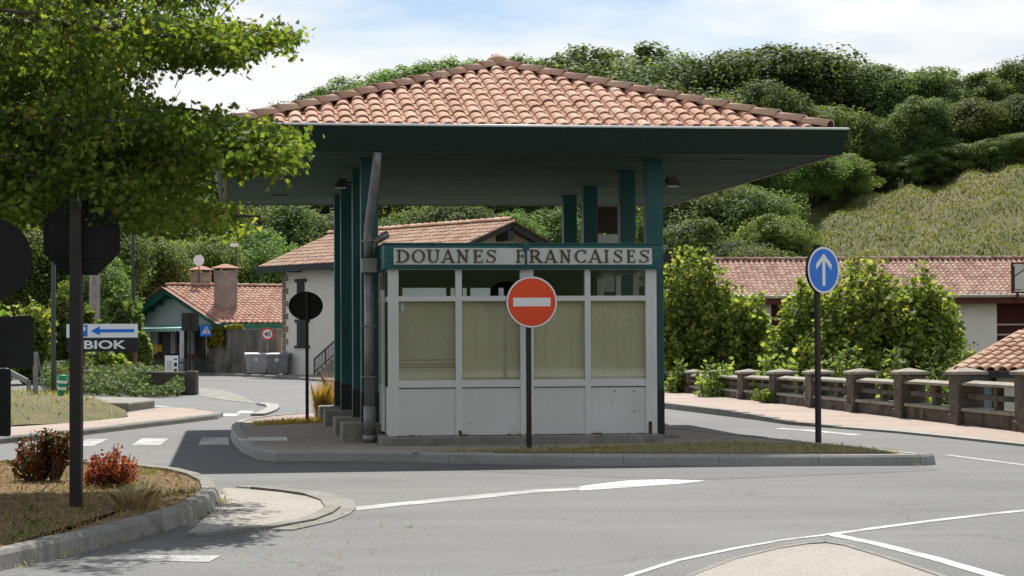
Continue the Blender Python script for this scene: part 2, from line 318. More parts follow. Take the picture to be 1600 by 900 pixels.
def copy_tree(o, loc=None, rotz=None, scale=None):
    def rec(x, par):
        c = x.copy(); COL.objects.link(c)
        if par is not None: c.parent = par
        for ch in list(x.children): rec(ch, c)
        return c
    r = rec(o, None)
    if loc is not None: r.location = loc
    if rotz is not None: r.rotation_euler = (0, 0, rotz)
    if scale is not None: r.scale = scale
    return r
# ------------------------------------------------------------ leaves
def leaf_obj(name, C, N, Sz, shape, mat, parent=None, fold=.18, world=False, upbias=None):
    C = np.asarray(C, float); N = np.asarray(N, float); n = len(C); Sz = np.broadcast_to(np.asarray(Sz, float), (n,))
    if world and parent is not None:
        C = C - np.array(ROOTM[root_of(parent)].translation)
    N = N/np.maximum(np.linalg.norm(N, axis=1, keepdims=True), 1e-6)
    R = RNG.normal(size=(n, 3)) if upbias is None else np.tile(np.array(upbias, float), (n, 1))+RNG.normal(size=(n, 3))*.35
    A = np.cross(N, R); A /= np.maximum(np.linalg.norm(A, axis=1, keepdims=True), 1e-6); B = np.cross(A, N)
    sh = np.asarray(shape, float); k = len(sh)
    V = C[:, None, :]+Sz[:, None, None]*(sh[None, :, 0, None]*A[:, None, :]+sh[None, :, 1, None]*B[:, None, :]-fold*np.abs(sh[None, :, 0, None])*N[:, None, :])
    me = bpy.data.meshes.new(name)
    me.vertices.add(n*k); me.vertices.foreach_set('co', V.reshape(-1))
    me.loops.add(n*k); me.loops.foreach_set('vertex_index', np.arange(n*k, dtype=np.int32))
    me.polygons.add(n); me.polygons.foreach_set('loop_start', np.arange(0, n*k, k, dtype=np.int32))
    me.update(calc_edges=True)
    a = me.attributes.new('tint', 'FLOAT', 'FACE'); a.data.foreach_set('value', np.clip(RNG.random(n), 0.01, 1))
    me.materials.append(M[mat])
    o = bpy.data.objects.new(name, me); COL.objects.link(o)
    if parent is not None: o.parent = parent
    return o
LOBED = [(0, -.1), (.10, .10), (.42, .05), (.22, .28), (.50, .42), (.22, .48), (.26, .78), (.08, .68), (0, 1.0), (-.08, .68), (-.26, .78), (-.22, .48), (-.50, .42), (-.22, .28), (-.42, .05), (-.10, .10)]
LANCE = [(0, -.5), (.22, -.2), (.24, .1), (0, .5), (-.24, .1), (-.22, -.2)]
PALM5 = [(0, -.5), (.30, -.34), (.55, -.05), (.28, .06), (.36, .42), (.10, .30), (0, .62), (-.10, .30), (-.36, .42), (-.28, .06), (-.55, -.05), (-.30, -.34)]
CLUMP5 = [(-.5, -.12), (.02, -.48), (.52, -.05), (.22, .42), (-.28, .46)]
CLUMP = [(-.5, -.25), (-.1, -.42), (.22, -.2), (.55, -.3), (.38, .12), (.48, .42), (.08, .3), (-.22, .5), (-.3, .1)]
def rdirs(n):
    d = RNG.normal(size=(n, 3)); return d/np.linalg.norm(d, axis=1, keepdims=True)
def blades(name, P, H, W, mat, lean=.35, parent=None):
    # narrow bent grass blades standing on points P
    P = np.asarray(P, float); n = len(P); H = np.broadcast_to(np.asarray(H, float), (n,)); a = RNG.random(n)*6.283
    A = np.stack([np.cos(a), np.sin(a), np.zeros(n)], 1); L = RNG.normal(size=(n, 3))*lean; L[:, 2] = 0; L *= np.minimum(1, .95/np.maximum(np.linalg.norm(L, axis=1, keepdims=True), 1e-6))
    w = np.broadcast_to(np.asarray(W, float), (n,))[:, None]
    mid = P+L*H[:, None]*.4; mid[:, 2] += H*.6
    top = P+L*H[:, None]; top[:, 2] += H*(1-.25*np.minimum(1, np.linalg.norm(L, axis=1)))
    V = np.stack([P-A*w/2, P+A*w/2, mid+A*w*.35, top, mid-A*w*.35], 1); k = 5
    me = bpy.data.meshes.new(name); me.vertices.add(n*k); me.vertices.foreach_set('co', V.reshape(-1))
    me.loops.add(n*k); me.loops.foreach_set('vertex_index', np.arange(n*k, dtype=np.int32))
    me.polygons.add(n); me.polygons.foreach_set('loop_start', np.arange(0, n*k, k, dtype=np.int32)); me.update(calc_edges=True)
    t = me.attributes.new('tint', 'FLOAT', 'FACE'); t.data.foreach_set('value', np.clip(RNG.random(n), .01, 1))
    me.materials.append(M[mat]); o = bpy.data.objects.new(name, me); COL.objects.link(o)
    if parent is not None: o.parent = parent
    return o
def inpoly(P, poly):
    x, y = P[:, 0], P[:, 1]; ins = np.zeros(len(P), bool); n = len(poly)
    for i in range(n):
        x0, y0 = poly[i][0], poly[i][1]; x1, y1 = poly[(i+1) % n][0], poly[(i+1) % n][1]
        c = ((y0 > y) != (y1 > y)) & (x < (x1-x0)*(y-y0)/((y1-y0) if y1 != y0 else 1e-9)+x0); ins ^= c
    return ins
def sample_poly(poly, n, h=0.0):
    q = np.array([(p[0], p[1]) for p in poly]); lo, hi = q.min(0), q.max(0); out = np.zeros((0, 2))
    while len(out) < n:
        c = lo+RNG.random((n*2, 2))*(hi-lo); out = np.concatenate([out, c[inpoly(c, q)]])
    out = out[:n]; return np.column_stack([out, np.full(n, h)])
# ------------------------------------------------------------ light and sky
SUN_EL, SUN_AZ = rad(50), math.atan2(0.0, 1.0)          # azimuth measured from +Y towards +X
sv = Vector((math.sin(SUN_AZ)*math.cos(SUN_EL), math.cos(SUN_AZ)*math.cos(SUN_EL), math.sin(SUN_EL)))
sl = bpy.data.lights.new('sun', 'SUN'); sl.energy = 3.1; sl.angle = rad(.55); sl.color = (1, .955, .88)
so = bpy.data.objects.new('sun', sl); COL.objects.link(so); so.rotation_euler = sv.to_track_quat('Z', 'Y').to_euler()
w = bpy.data.worlds.new('World'); S.world = w; w.use_nodes = True; nt = w.node_tree; bg = nt.nodes['Background']
sky = nt.nodes.new('ShaderNodeTexSky'); sky.sky_type = 'NISHITA'; sky.sun_disc = False
sky.sun_elevation = SUN_EL; sky.sun_rotation = SUN_AZ; sky.air_density = 1.0; sky.dust_density = 0.4; sky.ozone_density = 1.2
tc = nt.nodes.new('ShaderNodeTexCoord'); sep = nt.nodes.new('ShaderNodeSeparateXYZ'); nt.links.new(tc.outputs['Generated'], sep.inputs[0])
def wm(op, a, b):
    x = nt.nodes.new('ShaderNodeMath'); x.operation = op
    for s_, v in ((x.inputs[0], a), (x.inputs[1], b)):
        if hasattr(v, 'links'): nt.links.new(v, s_)
        else: s_.default_value = v
    return x.outputs[0]
zz = wm('ADD', wm('MAXIMUM', sep.outputs[2], 0.0), .10)
cx = wm('DIVIDE', sep.outputs[0], zz); cy = wm('DIVIDE', sep.outputs[1], zz)
cb = nt.nodes.new('ShaderNodeCombineXYZ'); nt.links.new(cx, cb.inputs[0]); nt.links.new(cy, cb.inputs[1]); cb.inputs[2].default_value = 9.4
n1 = nt.nodes.new('ShaderNodeTexNoise'); n1.inputs['Scale'].default_value = 1.1; n1.inputs['Detail'].default_value = 9; n1.inputs['Roughness'].default_value = .55
nt.links.new(cb.outputs[0], n1.inputs['Vector'])
r1 = nt.nodes.new('ShaderNodeValToRGB'); r1.color_ramp.elements[0].position = .345; r1.color_ramp.elements[1].position = .53
nt.links.new(n1.outputs['Fac'], r1.inputs[0])
n2 = nt.nodes.new('ShaderNodeTexNoise'); n2.inputs['Scale'].default_value = 2.4; n2.inputs['Detail'].default_value = 7
nt.links.new(cb.outputs[0], n2.inputs['Vector'])
r2 = nt.nodes.new('ShaderNodeValToRGB'); e = r2.color_ramp.elements; e[0].position = .3; e[0].color = (4.2, 4.35, 4.45, 1); e[1].position = .7; e[1].color = (5.0, 5.0, 4.95, 1)
nt.links.new(n2.outputs['Fac'], r2.inputs[0])
mx = nt.nodes.new('ShaderNodeMix'); mx.data_type = 'RGBA'
lo_ = nt.nodes.new('ShaderNodeMapRange'); lo_.inputs['From Min'].default_value = .30; lo_.inputs['From Max'].default_value = .62; lo_.inputs['To Min'].default_value = 1; lo_.inputs['To Max'].default_value = .55
nt.links.new(sep.outputs[2], lo_.inputs['Value']); nt.links.new(wm('MULTIPLY', r1.outputs[0], lo_.outputs[0]), mx.inputs[0]); dim = nt.nodes.new('ShaderNodeMix'); dim.data_type = 'RGBA'; dim.blend_type = 'MULTIPLY'; dim.inputs[0].default_value = 1; dim.inputs[7].default_value = (.48, .48, .50, 1)
nt.links.new(sky.outputs[0], dim.inputs[6]); nt.links.new(dim.outputs[2], mx.inputs[6]); nt.links.new(r2.outputs[0], mx.inputs[7])
nt.links.new(mx.outputs[2], bg.inputs['Color']); bg.inputs['Strength'].default_value = .10
vs = S.view_settings; vs.view_transform = 'Standard'; vs.look = 'None'; vs.exposure = 1.08; vs.gamma = 1
S.cycles.max_bounces = 7; S.cycles.diffuse_bounces = 4; S.cycles.transparent_max_bounces = 10; S.cycles.caustics_reflective = False; S.cycles.caustics_refractive = False
# ------------------------------------------------------------ building frame
YAW = math.atan2(442, FPX)
BW = Vector((math.cos(YAW), math.sin(YAW), 0)); BD = Vector((-math.sin(YAW), math.cos(YAW), 0)); B0 = Vector((-1.654, 28.0, 0))
def bp(u, v, z=0.0): return B0+BW*u+BD*v+Vector((0, 0, z))
def BF(px, py, v):                                       # (u, z) where a picture ray meets the plane at depth v
    d = ray(px, py); o = Vector((0, 0, CAMH)); t = (B0+BD*v-o).dot(BD)/d.dot(BD); p = o+d*t
    return (p-B0).dot(BW), p.z
def BU(px, v, py=528): return BF(px, py, v)[0]
# balustrade line, parallel to the station
Q0 = Vector((7.71, 35.8, 0)); QD = BD.copy(); QN = BW.copy()     # QN points off the road
# ------------------------------------------------------------ ground
us = [-3000, -800, -250, -100, -60, -40, -25, -12, -6, -3, -1, .25, .6, 2, 5, 10, 20, 40, 80, 200, 800, 3000]
vsx = [-60, -40, -20, -5, 10, 25, 40, 55, 70, 90, 120, 200, 400, 1000, 3500]
gm = MB()
gv = []
for v_ in vsx:
    for u_ in us: 
        p = Q0+QN*u_+QD*v_; h = -.05 if u_ < .4 else -1.4
        gv.append((p.x, p.y, h))
nu = len(us)
gm.add(gv, [(j*nu+i, j*nu+i+1, (j+1)*nu+i+1, (j+1)*nu+i) for j in range(len(vsx)-1) for i in range(nu-1)])
struct(gm.build('ground', 'ground'))
def sheet(name, pts, z, mat, kind='structure'):
    o = MB().add([(p[0], p[1], z) for p in pts], [tuple(range(len(pts)))]).build(name, mat)
    if kind: o['kind'] = kind
    return o
def qp(u, v, z=0): return Q0+QN*u+QD*v+Vector((0, 0, z))
sheet('road', [(-70, -12, 0), (14, -12, 0), qp(.3, -48), qp(.3, 75), (-70, 112, 0)], 0.0, 'asphalt')
PG = lambda pts, h=0.0: [G(a, b, h) for a, b in pts]
def ccw(pts):
    a = sum(pts[i].x*pts[(i+1) % len(pts)].y-pts[(i+1) % len(pts)].x*pts[i].y for i in range(len(pts)))
    return pts if a > 0 else pts[::-1]
def resample(pts, step, closed=True):
    out = []; n = len(pts)
    for i in range(n if closed else n-1):
        a, b = pts[i], pts[(i+1) % n]; k = max(1, int(round((b-a).length/step)))
        out += [a.lerp(b, j/k) for j in range(k)]
    if not closed: out.append(pts[-1])
    return out
def smooth(pts, it=2):
    for _ in range(it):
        out = []
        for i in range(len(pts)):
            a, b = pts[i], pts[(i+1) % len(pts)]; out += [a.lerp(b, .25), a.lerp(b, .75)]
        pts = out
    return pts
def inset(pts, d):
    n = len(pts); out = []
    for i in range(n):
        t = (pts[(i+1) % n]-pts[i-1]); t.z = 0; t.normalize(); out.append(pts[i]+Vector((-t.y, t.x, 0))*d)
    return out
def kerbed(pre, outline, h, w, kmat, topmat, topz=None, step=1.0, closed_part=None, batter=.025, kname='kerb', seglen=1.0):
    pts = ccw(outline); pts = resample(pts, step); inn = inset(pts, w); top = inset(pts, batter)
    m = MB(); n = len(pts); tz = h-.012 if topz is None else topz
    acc = 0
    for i in range(n):
        j = (i+1) % n; L = (pts[j]-pts[i]).length; acc += L
        g = min(.1, .004/max(L, .05)) if acc >= seglen else 0.0
        if acc >= seglen: acc = 0
        a0, a1 = pts[i], pts[i].lerp(pts[j], 1-g); t0, t1 = top[i], top[i].lerp(top[j], 1-g); i0, i1 = inn[i], inn[i].lerp(inn[j], 1-g)
        jit = random.uniform(-.004, .004)
        Z = Vector((0, 0, h+jit)); z0 = Vector((0, 0, -.03))
        ch = min(.30, .035/w); Zc = Z-Vector((0, 0, .028)); c0_, c1_ = t0.lerp(i0, ch), t1.lerp(i1, ch)
        m.add([a0+z0, a1+z0, t1+Zc, t0+Zc, c1_+Z, c0_+Z, i1+Z, i0+Z, i1+z0, i0+z0], [(0, 1, 2, 3), (3, 2, 4, 5), (5, 4, 6, 7), (7, 6, 8, 9), (0, 3, 5, 7, 9), (1, 8, 6, 4, 2)])
    struct(m.build(kname, kmat))
    inn2 = inset(pts, w-.004); sheet(pre, inn2, tz, topmat); return inn2
# station island
isl = PG([(560, 720.5), (700, 724), (900, 727.5), (1200, 728.5), (1440, 727.3), (1463, 725.8)])
isl += [G(1448, 708.2, .13), G(1400, 703, .13), G(1340, 697, .13), G(1285, 692, .13), G(1180, 680, .13), G(1062, 667, .13)]
isl += [bp(5.3, 9), bp(4.9, 13), bp(3, 14.5), bp(.5, 14), bp(-.9, 12.4)]
isl += PG([(470, 655), (415, 660), (385, 664), (370, 667.5), (360, 674), (358.5, 681), (363, 693), (378, 707), (402, 718), (430, 721), (490, 720.5)])
for q_ in isl: q_.z = 0
isl_in = kerbed('paved_island', isl, .13, .17, 'kerb', 'island_paving', step=.6, seglen=.95)
# left traffic island with planting bed
lis = PG([(-60, 906), (0, 893), (60, 880), (130, 863), (200, 846), (262, 829), (310, 812), (338, 795), (348, 781), (342, 768), (320, 757), (285, 749), (225, 742), (140, 737), (60, 735), (-80, 735)])
lis_in = kerbed('planting_bed', lis, .13, .20, 'kerb_old', 'dirt', step=.35, seglen=1.0, topz=.10, batter=.045)
# left pavement
lp = PG([(-90, 703), (80, 686), (150, 678), (240, 667), (300, 660), (340, 655), (350, 651), (335, 648.5), (290, 643), (240, 644), (190, 652), (100, 658), (-90, 668)])
kerbed('left_pavement', lp, .10, .16, 'kerb_old', 'pink_paving', step=.7, topz=.095)
# lawn mound beside it
lw_ = PG([(-90, 672), (40, 665), (100, 661), (150, 657), (200, 651), (196, 640), (135, 627), (60, 619), (-90, 611)], .1)
lw = MB(); cen = sum(lw_, Vector())/len(lw_)
rings = [(1, .05), (.85, .16), (.6, .26), (.3, .32)]
lv = [(cen.lerp(p, s_).x, cen.lerp(p, s_).y, .1+z_-.05+.02*math.sin(i*1.7)) for s_, z_ in rings for i, p in enumerate(lw_)]; nl = len(lw_)
lw.add(lv, [(r*nl+i, r*nl+(i+1) % nl, (r+1)*nl+(i+1) % nl, (r+1)*nl+i) for r in range(3) for i in range(nl)]+[tuple(3*nl+i for i in range(nl))])
struct(lw.build('lawn', 'lawn', smooth=True))
# right pavement along the balustrade
rin = [(1030, 637.5), (1060, 641), (1100, 646), (1180, 656), (1230, 663.5), (1300, 669), (1400, 677), (1500, 687), (1600, 698), (1720, 711), (1900, 732)]
rp = PG(rin, .0); rp2 = [qp(.05, -14), qp(.05, 32)]
o_ = sheet('right_pavement', rp+rp2, .030, 'pink_paving')
kb = MB(); kpts = resample(PG(rin[:6]), .9, False); kin = [p+QN*.17 for p in kpts]
for i in range(len(kpts)-1):
    f = lambda q: .045+.075*max(0, min(1, (len(kpts)-2-q)/6))
    a, b, c, d_ = kpts[i], kpts[i+1].lerp(kpts[i], .005), kin[i+1].lerp(kin[i], .005), kin[i]; z = Vector((0, 0, f(i)))
    kb.add([a, b, b+z, a+z, c+z, d_+z, c, d_], [(0, 1, 2, 3), (3, 2, 4, 5), (5, 4, 6, 7), (0, 3, 5, 7), (1, 6, 4, 2)])
struct(kb.build('kerb', 'kerb_old'))
kb = MB(); kpts = resample(PG(rin[5:]), .9, False)
for i in range(len(kpts)-1):
    a, b = kpts[i], kpts[i+1].lerp(kpts[i], .005); z = Vector((0, 0, .036))
    kb.add([a, b, b+QN*.16, a+QN*.16, a+z, b+z, b+QN*.16+z, a+QN*.16+z], [(4, 5, 6, 7), (0, 1, 5, 4), (1, 2, 6, 5), (2, 3, 7, 6), (3, 0, 4, 7)])
struct(kb.build('kerb', 'kerb'))
# flush apron at the nose of the left island
ap = PG([(292, 836), (345, 829), (420, 821), (470, 812), (500, 803), (512, 794), (503, 785), (478, 777), (440, 771), (400, 767), (352, 764), (340, 770), (344, 785), (330, 803)])
sheet('apron_paving', ap, .012, 'apron')
def strip(name, centre, w, z, h, mat, step=.7, gap=.006, kind=True):
    pts = resample(centre, step, False); m = MB(); n = len(pts)
    nr = []
    for i in range(n):
        t = (pts[min(i+1, n-1)]-pts[max(i-1, 0)]); t.z = 0; t.normalize(); nr.append(Vector((-t.y, t.x, 0))*(w/2))
    for i in range(n-1):
        g = gap/max(.05, (pts[i+1]-pts[i]).length); b = pts[i+1].lerp(pts[i], g); nb = nr[i+1]
        q = [pts[i]-nr[i], b-nb, b+nb, pts[i]+nr[i]]; Z = Vector((0, 0, z)); H = Vector((0, 0, z+h))
        m.add([x+Z for x in q]+[x+H for x in q], [(4, 5, 6, 7), (0, 1, 5, 4), (1, 2, 6, 5), (2, 3, 7, 6), (3, 0, 4, 7)])
    return struct(m.build(name, mat))
strip('kerb', PG([(300, 838), (350, 832), (425, 825), (480, 815), (508, 804), (520, 795), (512, 784), (484, 774), (440, 768), (400, 764)]), .14, 0, .028, 'kerb_old', step=.6)
strip('channel', PG([(440, 829), (500, 816), (530, 804), (541, 795), (537, 784), (508, 773.5), (470, 768), (430, 764.5), (380, 760.5)]), .19, 0, .010, 'kerb_old', step=.6)
# paved triangle at the bottom right
tri = PG([(1040, 925), (1090, 899), (1150, 876), (1215, 860), (1262, 852.5), (1292, 851), (1318, 855), (1375, 872), (1440, 894), (1530, 925)])
sheet('paved_triangle', tri, .010, 'apron')
strip('kerb', PG([(1030, 927), (1083, 899), (1146, 875), (1213, 858.5), (1262, 850.5), (1293, 849), (1322, 853.5), (1380, 871), (1446, 893), (1545, 928)]), .055, 0, .013, 'kerb_old', step=.8)
# ------------------------------------------------------------ painted markings
def mark(pts, w0, w1=None, mat='white', z=.004):
    P = resample(PG(pts), .6, False); n = len(P); vs_ = []
    for i in range(n):
        t = P[min(i+1, n-1)]-P[max(i-1, 0)]; t.z = 0; t.normalize(); ww = w0+((w1 if w1 is not None else w0)-w0)*i/(n-1)
        nr = Vector((-t.y, t.x, 0))*ww/2; q = P[i]; vs_ += [(q.x-nr.x, q.y-nr.y, z), (q.x+nr.x, q.y+nr.y, z)]
    return struct(MB().add(vs_, [(2*i, 2*i+1, 2*i+3, 2*i+2) for i in range(n-1)]).build('road_marking', mat))
def patch(pts, mat='white', z=.004): return sheet('road_marking', PG(pts), z, mat)
mark([(940, 925), (985, 899.5), (1060, 876), (1150, 857), (1225, 844), (1297, 835.5)], .065)
mark([(1297, 835.5), (1380, 824), (1450, 815), (1530, 805.5), (1620, 796), (1800, 779)], .10, .13)
mark([(1301, 836), (1370, 850), (1460, 873), (1556, 901), (1640, 926)], .12)
patch([(556, 798), (640, 789.5), (740, 780.5), (830, 771), (905, 766), (905, 762), (830, 766), (740, 774), (640, 784), (556, 792)], 'white_worn')
patch([(905, 767), (985, 762), (1060, 756.5), (1104, 751.5), (1040, 749.5), (985, 751), (930, 757), (906, 760.5)])
patch([(205, 876), (325, 879), (345, 869), (225, 868)], 'white_worn')
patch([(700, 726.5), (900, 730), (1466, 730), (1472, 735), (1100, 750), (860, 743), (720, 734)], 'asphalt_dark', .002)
patch([(110, 698), (146, 697), (170, 686), (138, 686)], 'white_worn'); patch([(204, 696.5), (250, 696.5), (264, 685), (222, 685)], 'white_worn'); patch([(310, 695.5), (358, 695.5), (357, 683.5), (316, 683.5)])
mark([(240, 634), (290, 640), (342, 644.5)], .28, .28, 'white_worn')
patch([(345, 650), (368, 650.5), (376, 647), (352, 646.5)]); patch([(368, 645.5), (392, 646), (398, 642.5), (376, 642)])
mark([(372, 660), (410, 656), (450, 651.5)], .16, .16, 'white_worn')
strip('kerb', PG([(410, 632.5), (424, 635), (427, 639), (422, 643), (411, 647.5), (402, 650)]), .28, 0, .05, 'kerb', step=.8)
mark([(1215, 669.5), (1260, 672.5), (1310, 677), (1340, 680)], .22)
mark([(1478, 711), (1540, 719), (1600, 727), (1700, 741)], .12, .12, 'white_worn')
sheet('tactile_paving', PG([(1364, 669.3), (1392, 667.8), (1474, 675.2), (1446, 676.8)], .03), .032, 'apron')
patch([(310, 606), (345, 609), (380, 620), (403, 632), (380, 629), (340, 624), (312, 619)], 'concrete', .008)
# far side pavement at the foot of the houses
fp = PG([(305, 586.5), (380, 588.5), (440, 591.5), (520, 598), (600, 606)]); fp2 = [p+Vector((1.5, 2.4, 0)) for p in fp[::-1]]
kerbed('far_pavement', fp+fp2, .11, .16, 'kerb_old', 'concrete', step=2.0)
# drain grate with bars in the island paving
dg = thing('pavement_grate', 'pale metal grate let into the pink paving by the island corner', 'grate', tuple(G(411, 686.5, .118)), YAW)
g = MB()
for i in range(9): g.box(-.30, .30, -.42+i*.1, -.37+i*.1, 0, .012)
g.build('grate_bars', 'board', dg); g = MB()
for x0 in (-.34, .30): g.box(x0, x0+.04, -.46, .46, 0, .010)
for y0 in (-.46, .44): g.box(-.30, .30, y0, y0+.02, 0, .010)
g.build('grate_frame', 'board', dg)
# ------------------------------------------------------------ tiled roof slopes
def tile_slope(width, run, pitch, per=.23, row=.37, amp=.062, lift=.020, lip=.012, left_cut=None, right_cut=None, npts=6, hollow=True):
    """tiles over the strip 0..width along x, rising with y; returns MB in local axes; cuts are (slope dx per dy) at each end"""
    m = MB(); nr = int(math.ceil(run/row)); nc = int(math.ceil(width/per))+1
    prof = []
    for i in range(npts+1):
        a = math.pi*i/npts; prof.append((per*(.11+.39*(1-math.cos(a))), amp*math.sin(a)))
    prof = [(0, -.012), (.06*per, -.014)]+prof+[(.945*per, -.014), (per, -.010)]
    for r in range(nr):
        t0, t1 = r*row-.03, min((r+1)*row+.02, run+.02)
        for c in range(nc):
            x0 = c*per+(per*.0)
            xc = x0+per/2; tm = (t0+t1)/2
            lo = -per if left_cut is None else t0*left_cut-per
            hi = width+per if right_cut is None else width-t0*right_cut+per
            if not lo <= xc <= hi: continue
            dz = random.uniform(-.004, .004); dx = random.uniform(-.005, .005); tint = random.random()*.98+.01; k = len(prof)
            dt = random.uniform(-.018, .018)
            vs = []
            for (px_, pz) in prof: vs.append((x0+px_+dx, t0+dt, t0*pitch+pz*1.06+lift+dz))
            for (px_, pz) in prof: vs.append((x0+px_+dx, t1, t1*pitch+pz*.86+.002+dz*.3))
            for (px_, pz) in prof: vs.append((x0+px_+dx, t0+dt+.004, t0*pitch+pz*.9+lift+dz-lip))
            for (px_, pz) in prof: vs.append((x0+px_+dx, t0+dt+.12, (t0+.12)*pitch+pz*.78+lift*.6+dz-lip-.006))
            fs = [(i, i+1, k+i+1, k+i) for i in range(k-1)]+[(2*k+i, 2*k+i+1, i+1, i) for i in range(k-1)]+[(3*k+i, 3*k+i+1, 2*k+i+1, 2*k+i) for i in range(k-1)]
            m.add(vs, fs, tint)
    m.add([(-.2, -.0, -.03), (width+.2, 0, -.03), (width+.2, run, run*pitch-.03), (-.2, run, run*pitch-.03)], [(0, 1, 2, 3)], .02)
    return m
def cut(m, planes):
    me = bpy.data.meshes.new('tmp'); me.from_pydata(m.v, [], m.f); a = me.attributes.new('tint', 'FLOAT', 'FACE'); a.data.foreach_set('value', m.t)
    bm = bmesh.new(); bm.from_mesh(me)
    for co, no in planes:
        bmesh.ops.bisect_plane(bm, geom=bm.verts[:]+bm.edges[:]+bm.faces[:], plane_co=co, plane_no=no, clear_outer=True)
    lay = bm.faces.layers.float['tint']; bm.verts.index_update()
    r = MB(); r.v = [tuple(v.co) for v in bm.verts]; r.f = [tuple(v.index for v in f.verts) for f in bm.faces]; r.t = [f[lay] for f in bm.faces]
    bm.free(); bpy.data.meshes.remove(me); return r
def xform(m, M4):
    r = MB(); r.v = [tuple(M4 @ Vector(v)) for v in m.v]; r.f = m.f; r.t = m.t; return r
def merge(*ms):
    r = MB()
    for m in ms:
        b = len(r.v); r.v += m.v; r.f += [tuple(b+i for i in f) for f in m.f]; r.t += m.t
    return r
def hip_run(a, b, L=.42, r=.105, n=7):
    """overlapping half-round cover tiles from eave a up to ridge b"""
    m = MB(); a = Vector(a); b = Vector(b); d = (b-a); T = d.length; d.normalize(); k = max(1, int(round(T/L))); L = T/k
    side = d.cross(Vector((0, 0, 1))).normalized(); up = side.cross(d).normalized()
    for i in range(k):
        p0 = a+d*(i*L-.05); p1 = a+d*((i+1)*L+.01); vs = []; rr = random.uniform(-.006, .006)
        for p, rad_, lift in ((p0, r*1.08+rr, .022), (p1, r*.88, 0), (p0+d*.004, r*.96+rr, .012)):
            for j in range(n+1):
                t = math.pi*j/n; vs.append(p+side*(math.cos(t)*rad_)+up*(math.sin(t)*rad_*.95+lift-.02))
        N = n+1; fs = [(j, j+1, N+j+1, N+j) for j in range(n)]+[(2*N+j, 2*N+j+1, j+1, j) for j in range(n)]
        m.add(vs, fs, random.random()*.98+.01)
    return m
# ------------------------------------------------------------ canopy
cz0, cz1 = 4.08, 4.42
u0, u1, v0, v1 = -2.36, 6.40, -.03, 11.5
can = thing('customs_canopy', 'large hipped terracotta canopy on teal columns over the road booth', 'canopy', tuple(B0), YAW)
TZ = cz1+.01; ins = .26
ru0, ru1, rv0, rv1 = u0+ins+.06, u1-ins, v0+ins, v1-ins
W_ = ru1-ru0; D_ = rv1-rv0; PIT = (5.80-TZ)/(W_/2)
apx = (ru0+ru1)/2; zr = TZ+PIT*W_/2
front = cut(tile_slope(W_, W_/2, PIT, left_cut=1, right_cut=1), [((0, 0, 0), (-1, 1, 0)), ((W_, 0, 0), (1, 1, 0))])
sidem = cut(tile_slope(D_, W_/2, PIT, left_cut=1, right_cut=1, npts=4), [((0, 0, 0), (-1, 1, 0)), ((D_, 0, 0), (1, 1, 0))])
def place(m, ox, oy, ang): return xform(m, Matrix.Translation((ox, oy, TZ)) @ Matrix.Rotation(ang, 4, 'Z'))
roof = merge(place(front, ru0, rv0, 0), place(sidem, ru1, rv0, rad(90)), place(front, ru1, rv1, rad(180)), place(sidem, ru0, rv1, rad(-90)))
roof.build('roof_tiles', 'tile', can, smooth=False)
rfa, rfb = (apx, rv0+W_/2, zr), (apx, rv1-W_/2, zr)
hp = merge(*[hip_run((x, y, TZ+.06), (q[0], q[1], q[2]+.05)) for x, y, q in ((ru0-.02, rv0-.02, rfa), (ru1+.02, rv0-.02, rfa), (ru0, rv1, rfb), (ru1, rv1, rfb))])
hp = merge(hp, hip_run((apx, rfb[1], zr+.07), (apx, rfa[1], zr+.07)))
hp.build('hip_tiles', 'hip_tile', can, smooth=True)
fn = MB(); fn.tube([(apx, rfa[1], zr+.0), (apx, rfa[1], zr+.12), (apx, rfa[1], zr+.17), (apx, rfa[1], zr+.195)], [.20, .17, .11, .02], 12); fn.build('ridge_cap', 'hip_tile', can, smooth=True)
# fascia: leaning boards round the eaves, gutter behind them
fa = MB(); lean = .075; th = .04
def fasc(pa, pb, nx, ny, miter=1):
    a = Vector((*pa, 0)); b = Vector((*pb, 0)); t = (b-a).normalized(); n = Vector((nx, ny, 0))
    A = lambda p, e, off, z: p+t*(e*off)-n*off+Vector((0, 0, z))
    o0, o1 = 0, lean; i0, i1 = th, lean+th
    q = [A(a, 1, o1, cz0), A(b, -1, o1, cz0), A(b, -1, o0, cz1), A(a, 1, o0, cz1), A(a, 1, i1, cz0), A(b, -1, i1, cz0), A(b, -1, i0, cz1), A(a, 1, i0, cz1)]
    fa.add(q, [(0, 1, 2, 3), (5, 4, 7, 6), (3, 2, 6, 7), (1, 0, 4, 5)])
fasc((u0, v0), (u1, v0), 0, -1); fasc((u1, v0), (u1, v1), 1, 0); fasc((u1, v1), (u0, v1), 0, 1); fasc((u0, v1), (u0, v0), -1, 0)
fa.build('fascia', 'fascia', can)
fl = MB(); zf = cz1+.012
fl.tube([(u0, v0+.008, zf), (u1, v0+.008, zf)], .017, 8); fl.tube([(u1-.008, v0, zf), (u1-.008, v1, zf)], .016, 8); fl.tube([(u1, v1-.008, zf), (u0, v1-.008, zf)], .017, 8); fl.tube([(u0+.008, v1, zf), (u0+.008, v0, zf)], .016, 8)
fl.build('flashing', 'sign_white', can, smooth=True)
gt = MB(); q = th+.005
gt.box(u0+q, u1-q, v0+q, v0+ins+.25, cz1-.16, cz1-.145); gt.box(u0+q, u1-q, v1-ins-.25, v1-q, cz1-.16, cz1-.145)
gt.box(u0+q, u0+ins+.25, v0+ins+.25, v1-ins-.25, cz1-.16, cz1-.145); gt.box(u1-ins-.25, u1-q, v0+ins+.25, v1-ins-.25, cz1-.16, cz1-.145); gt.build('gutter', 'dark_metal', can)
dr = MB(); e_ = lean+th+.003
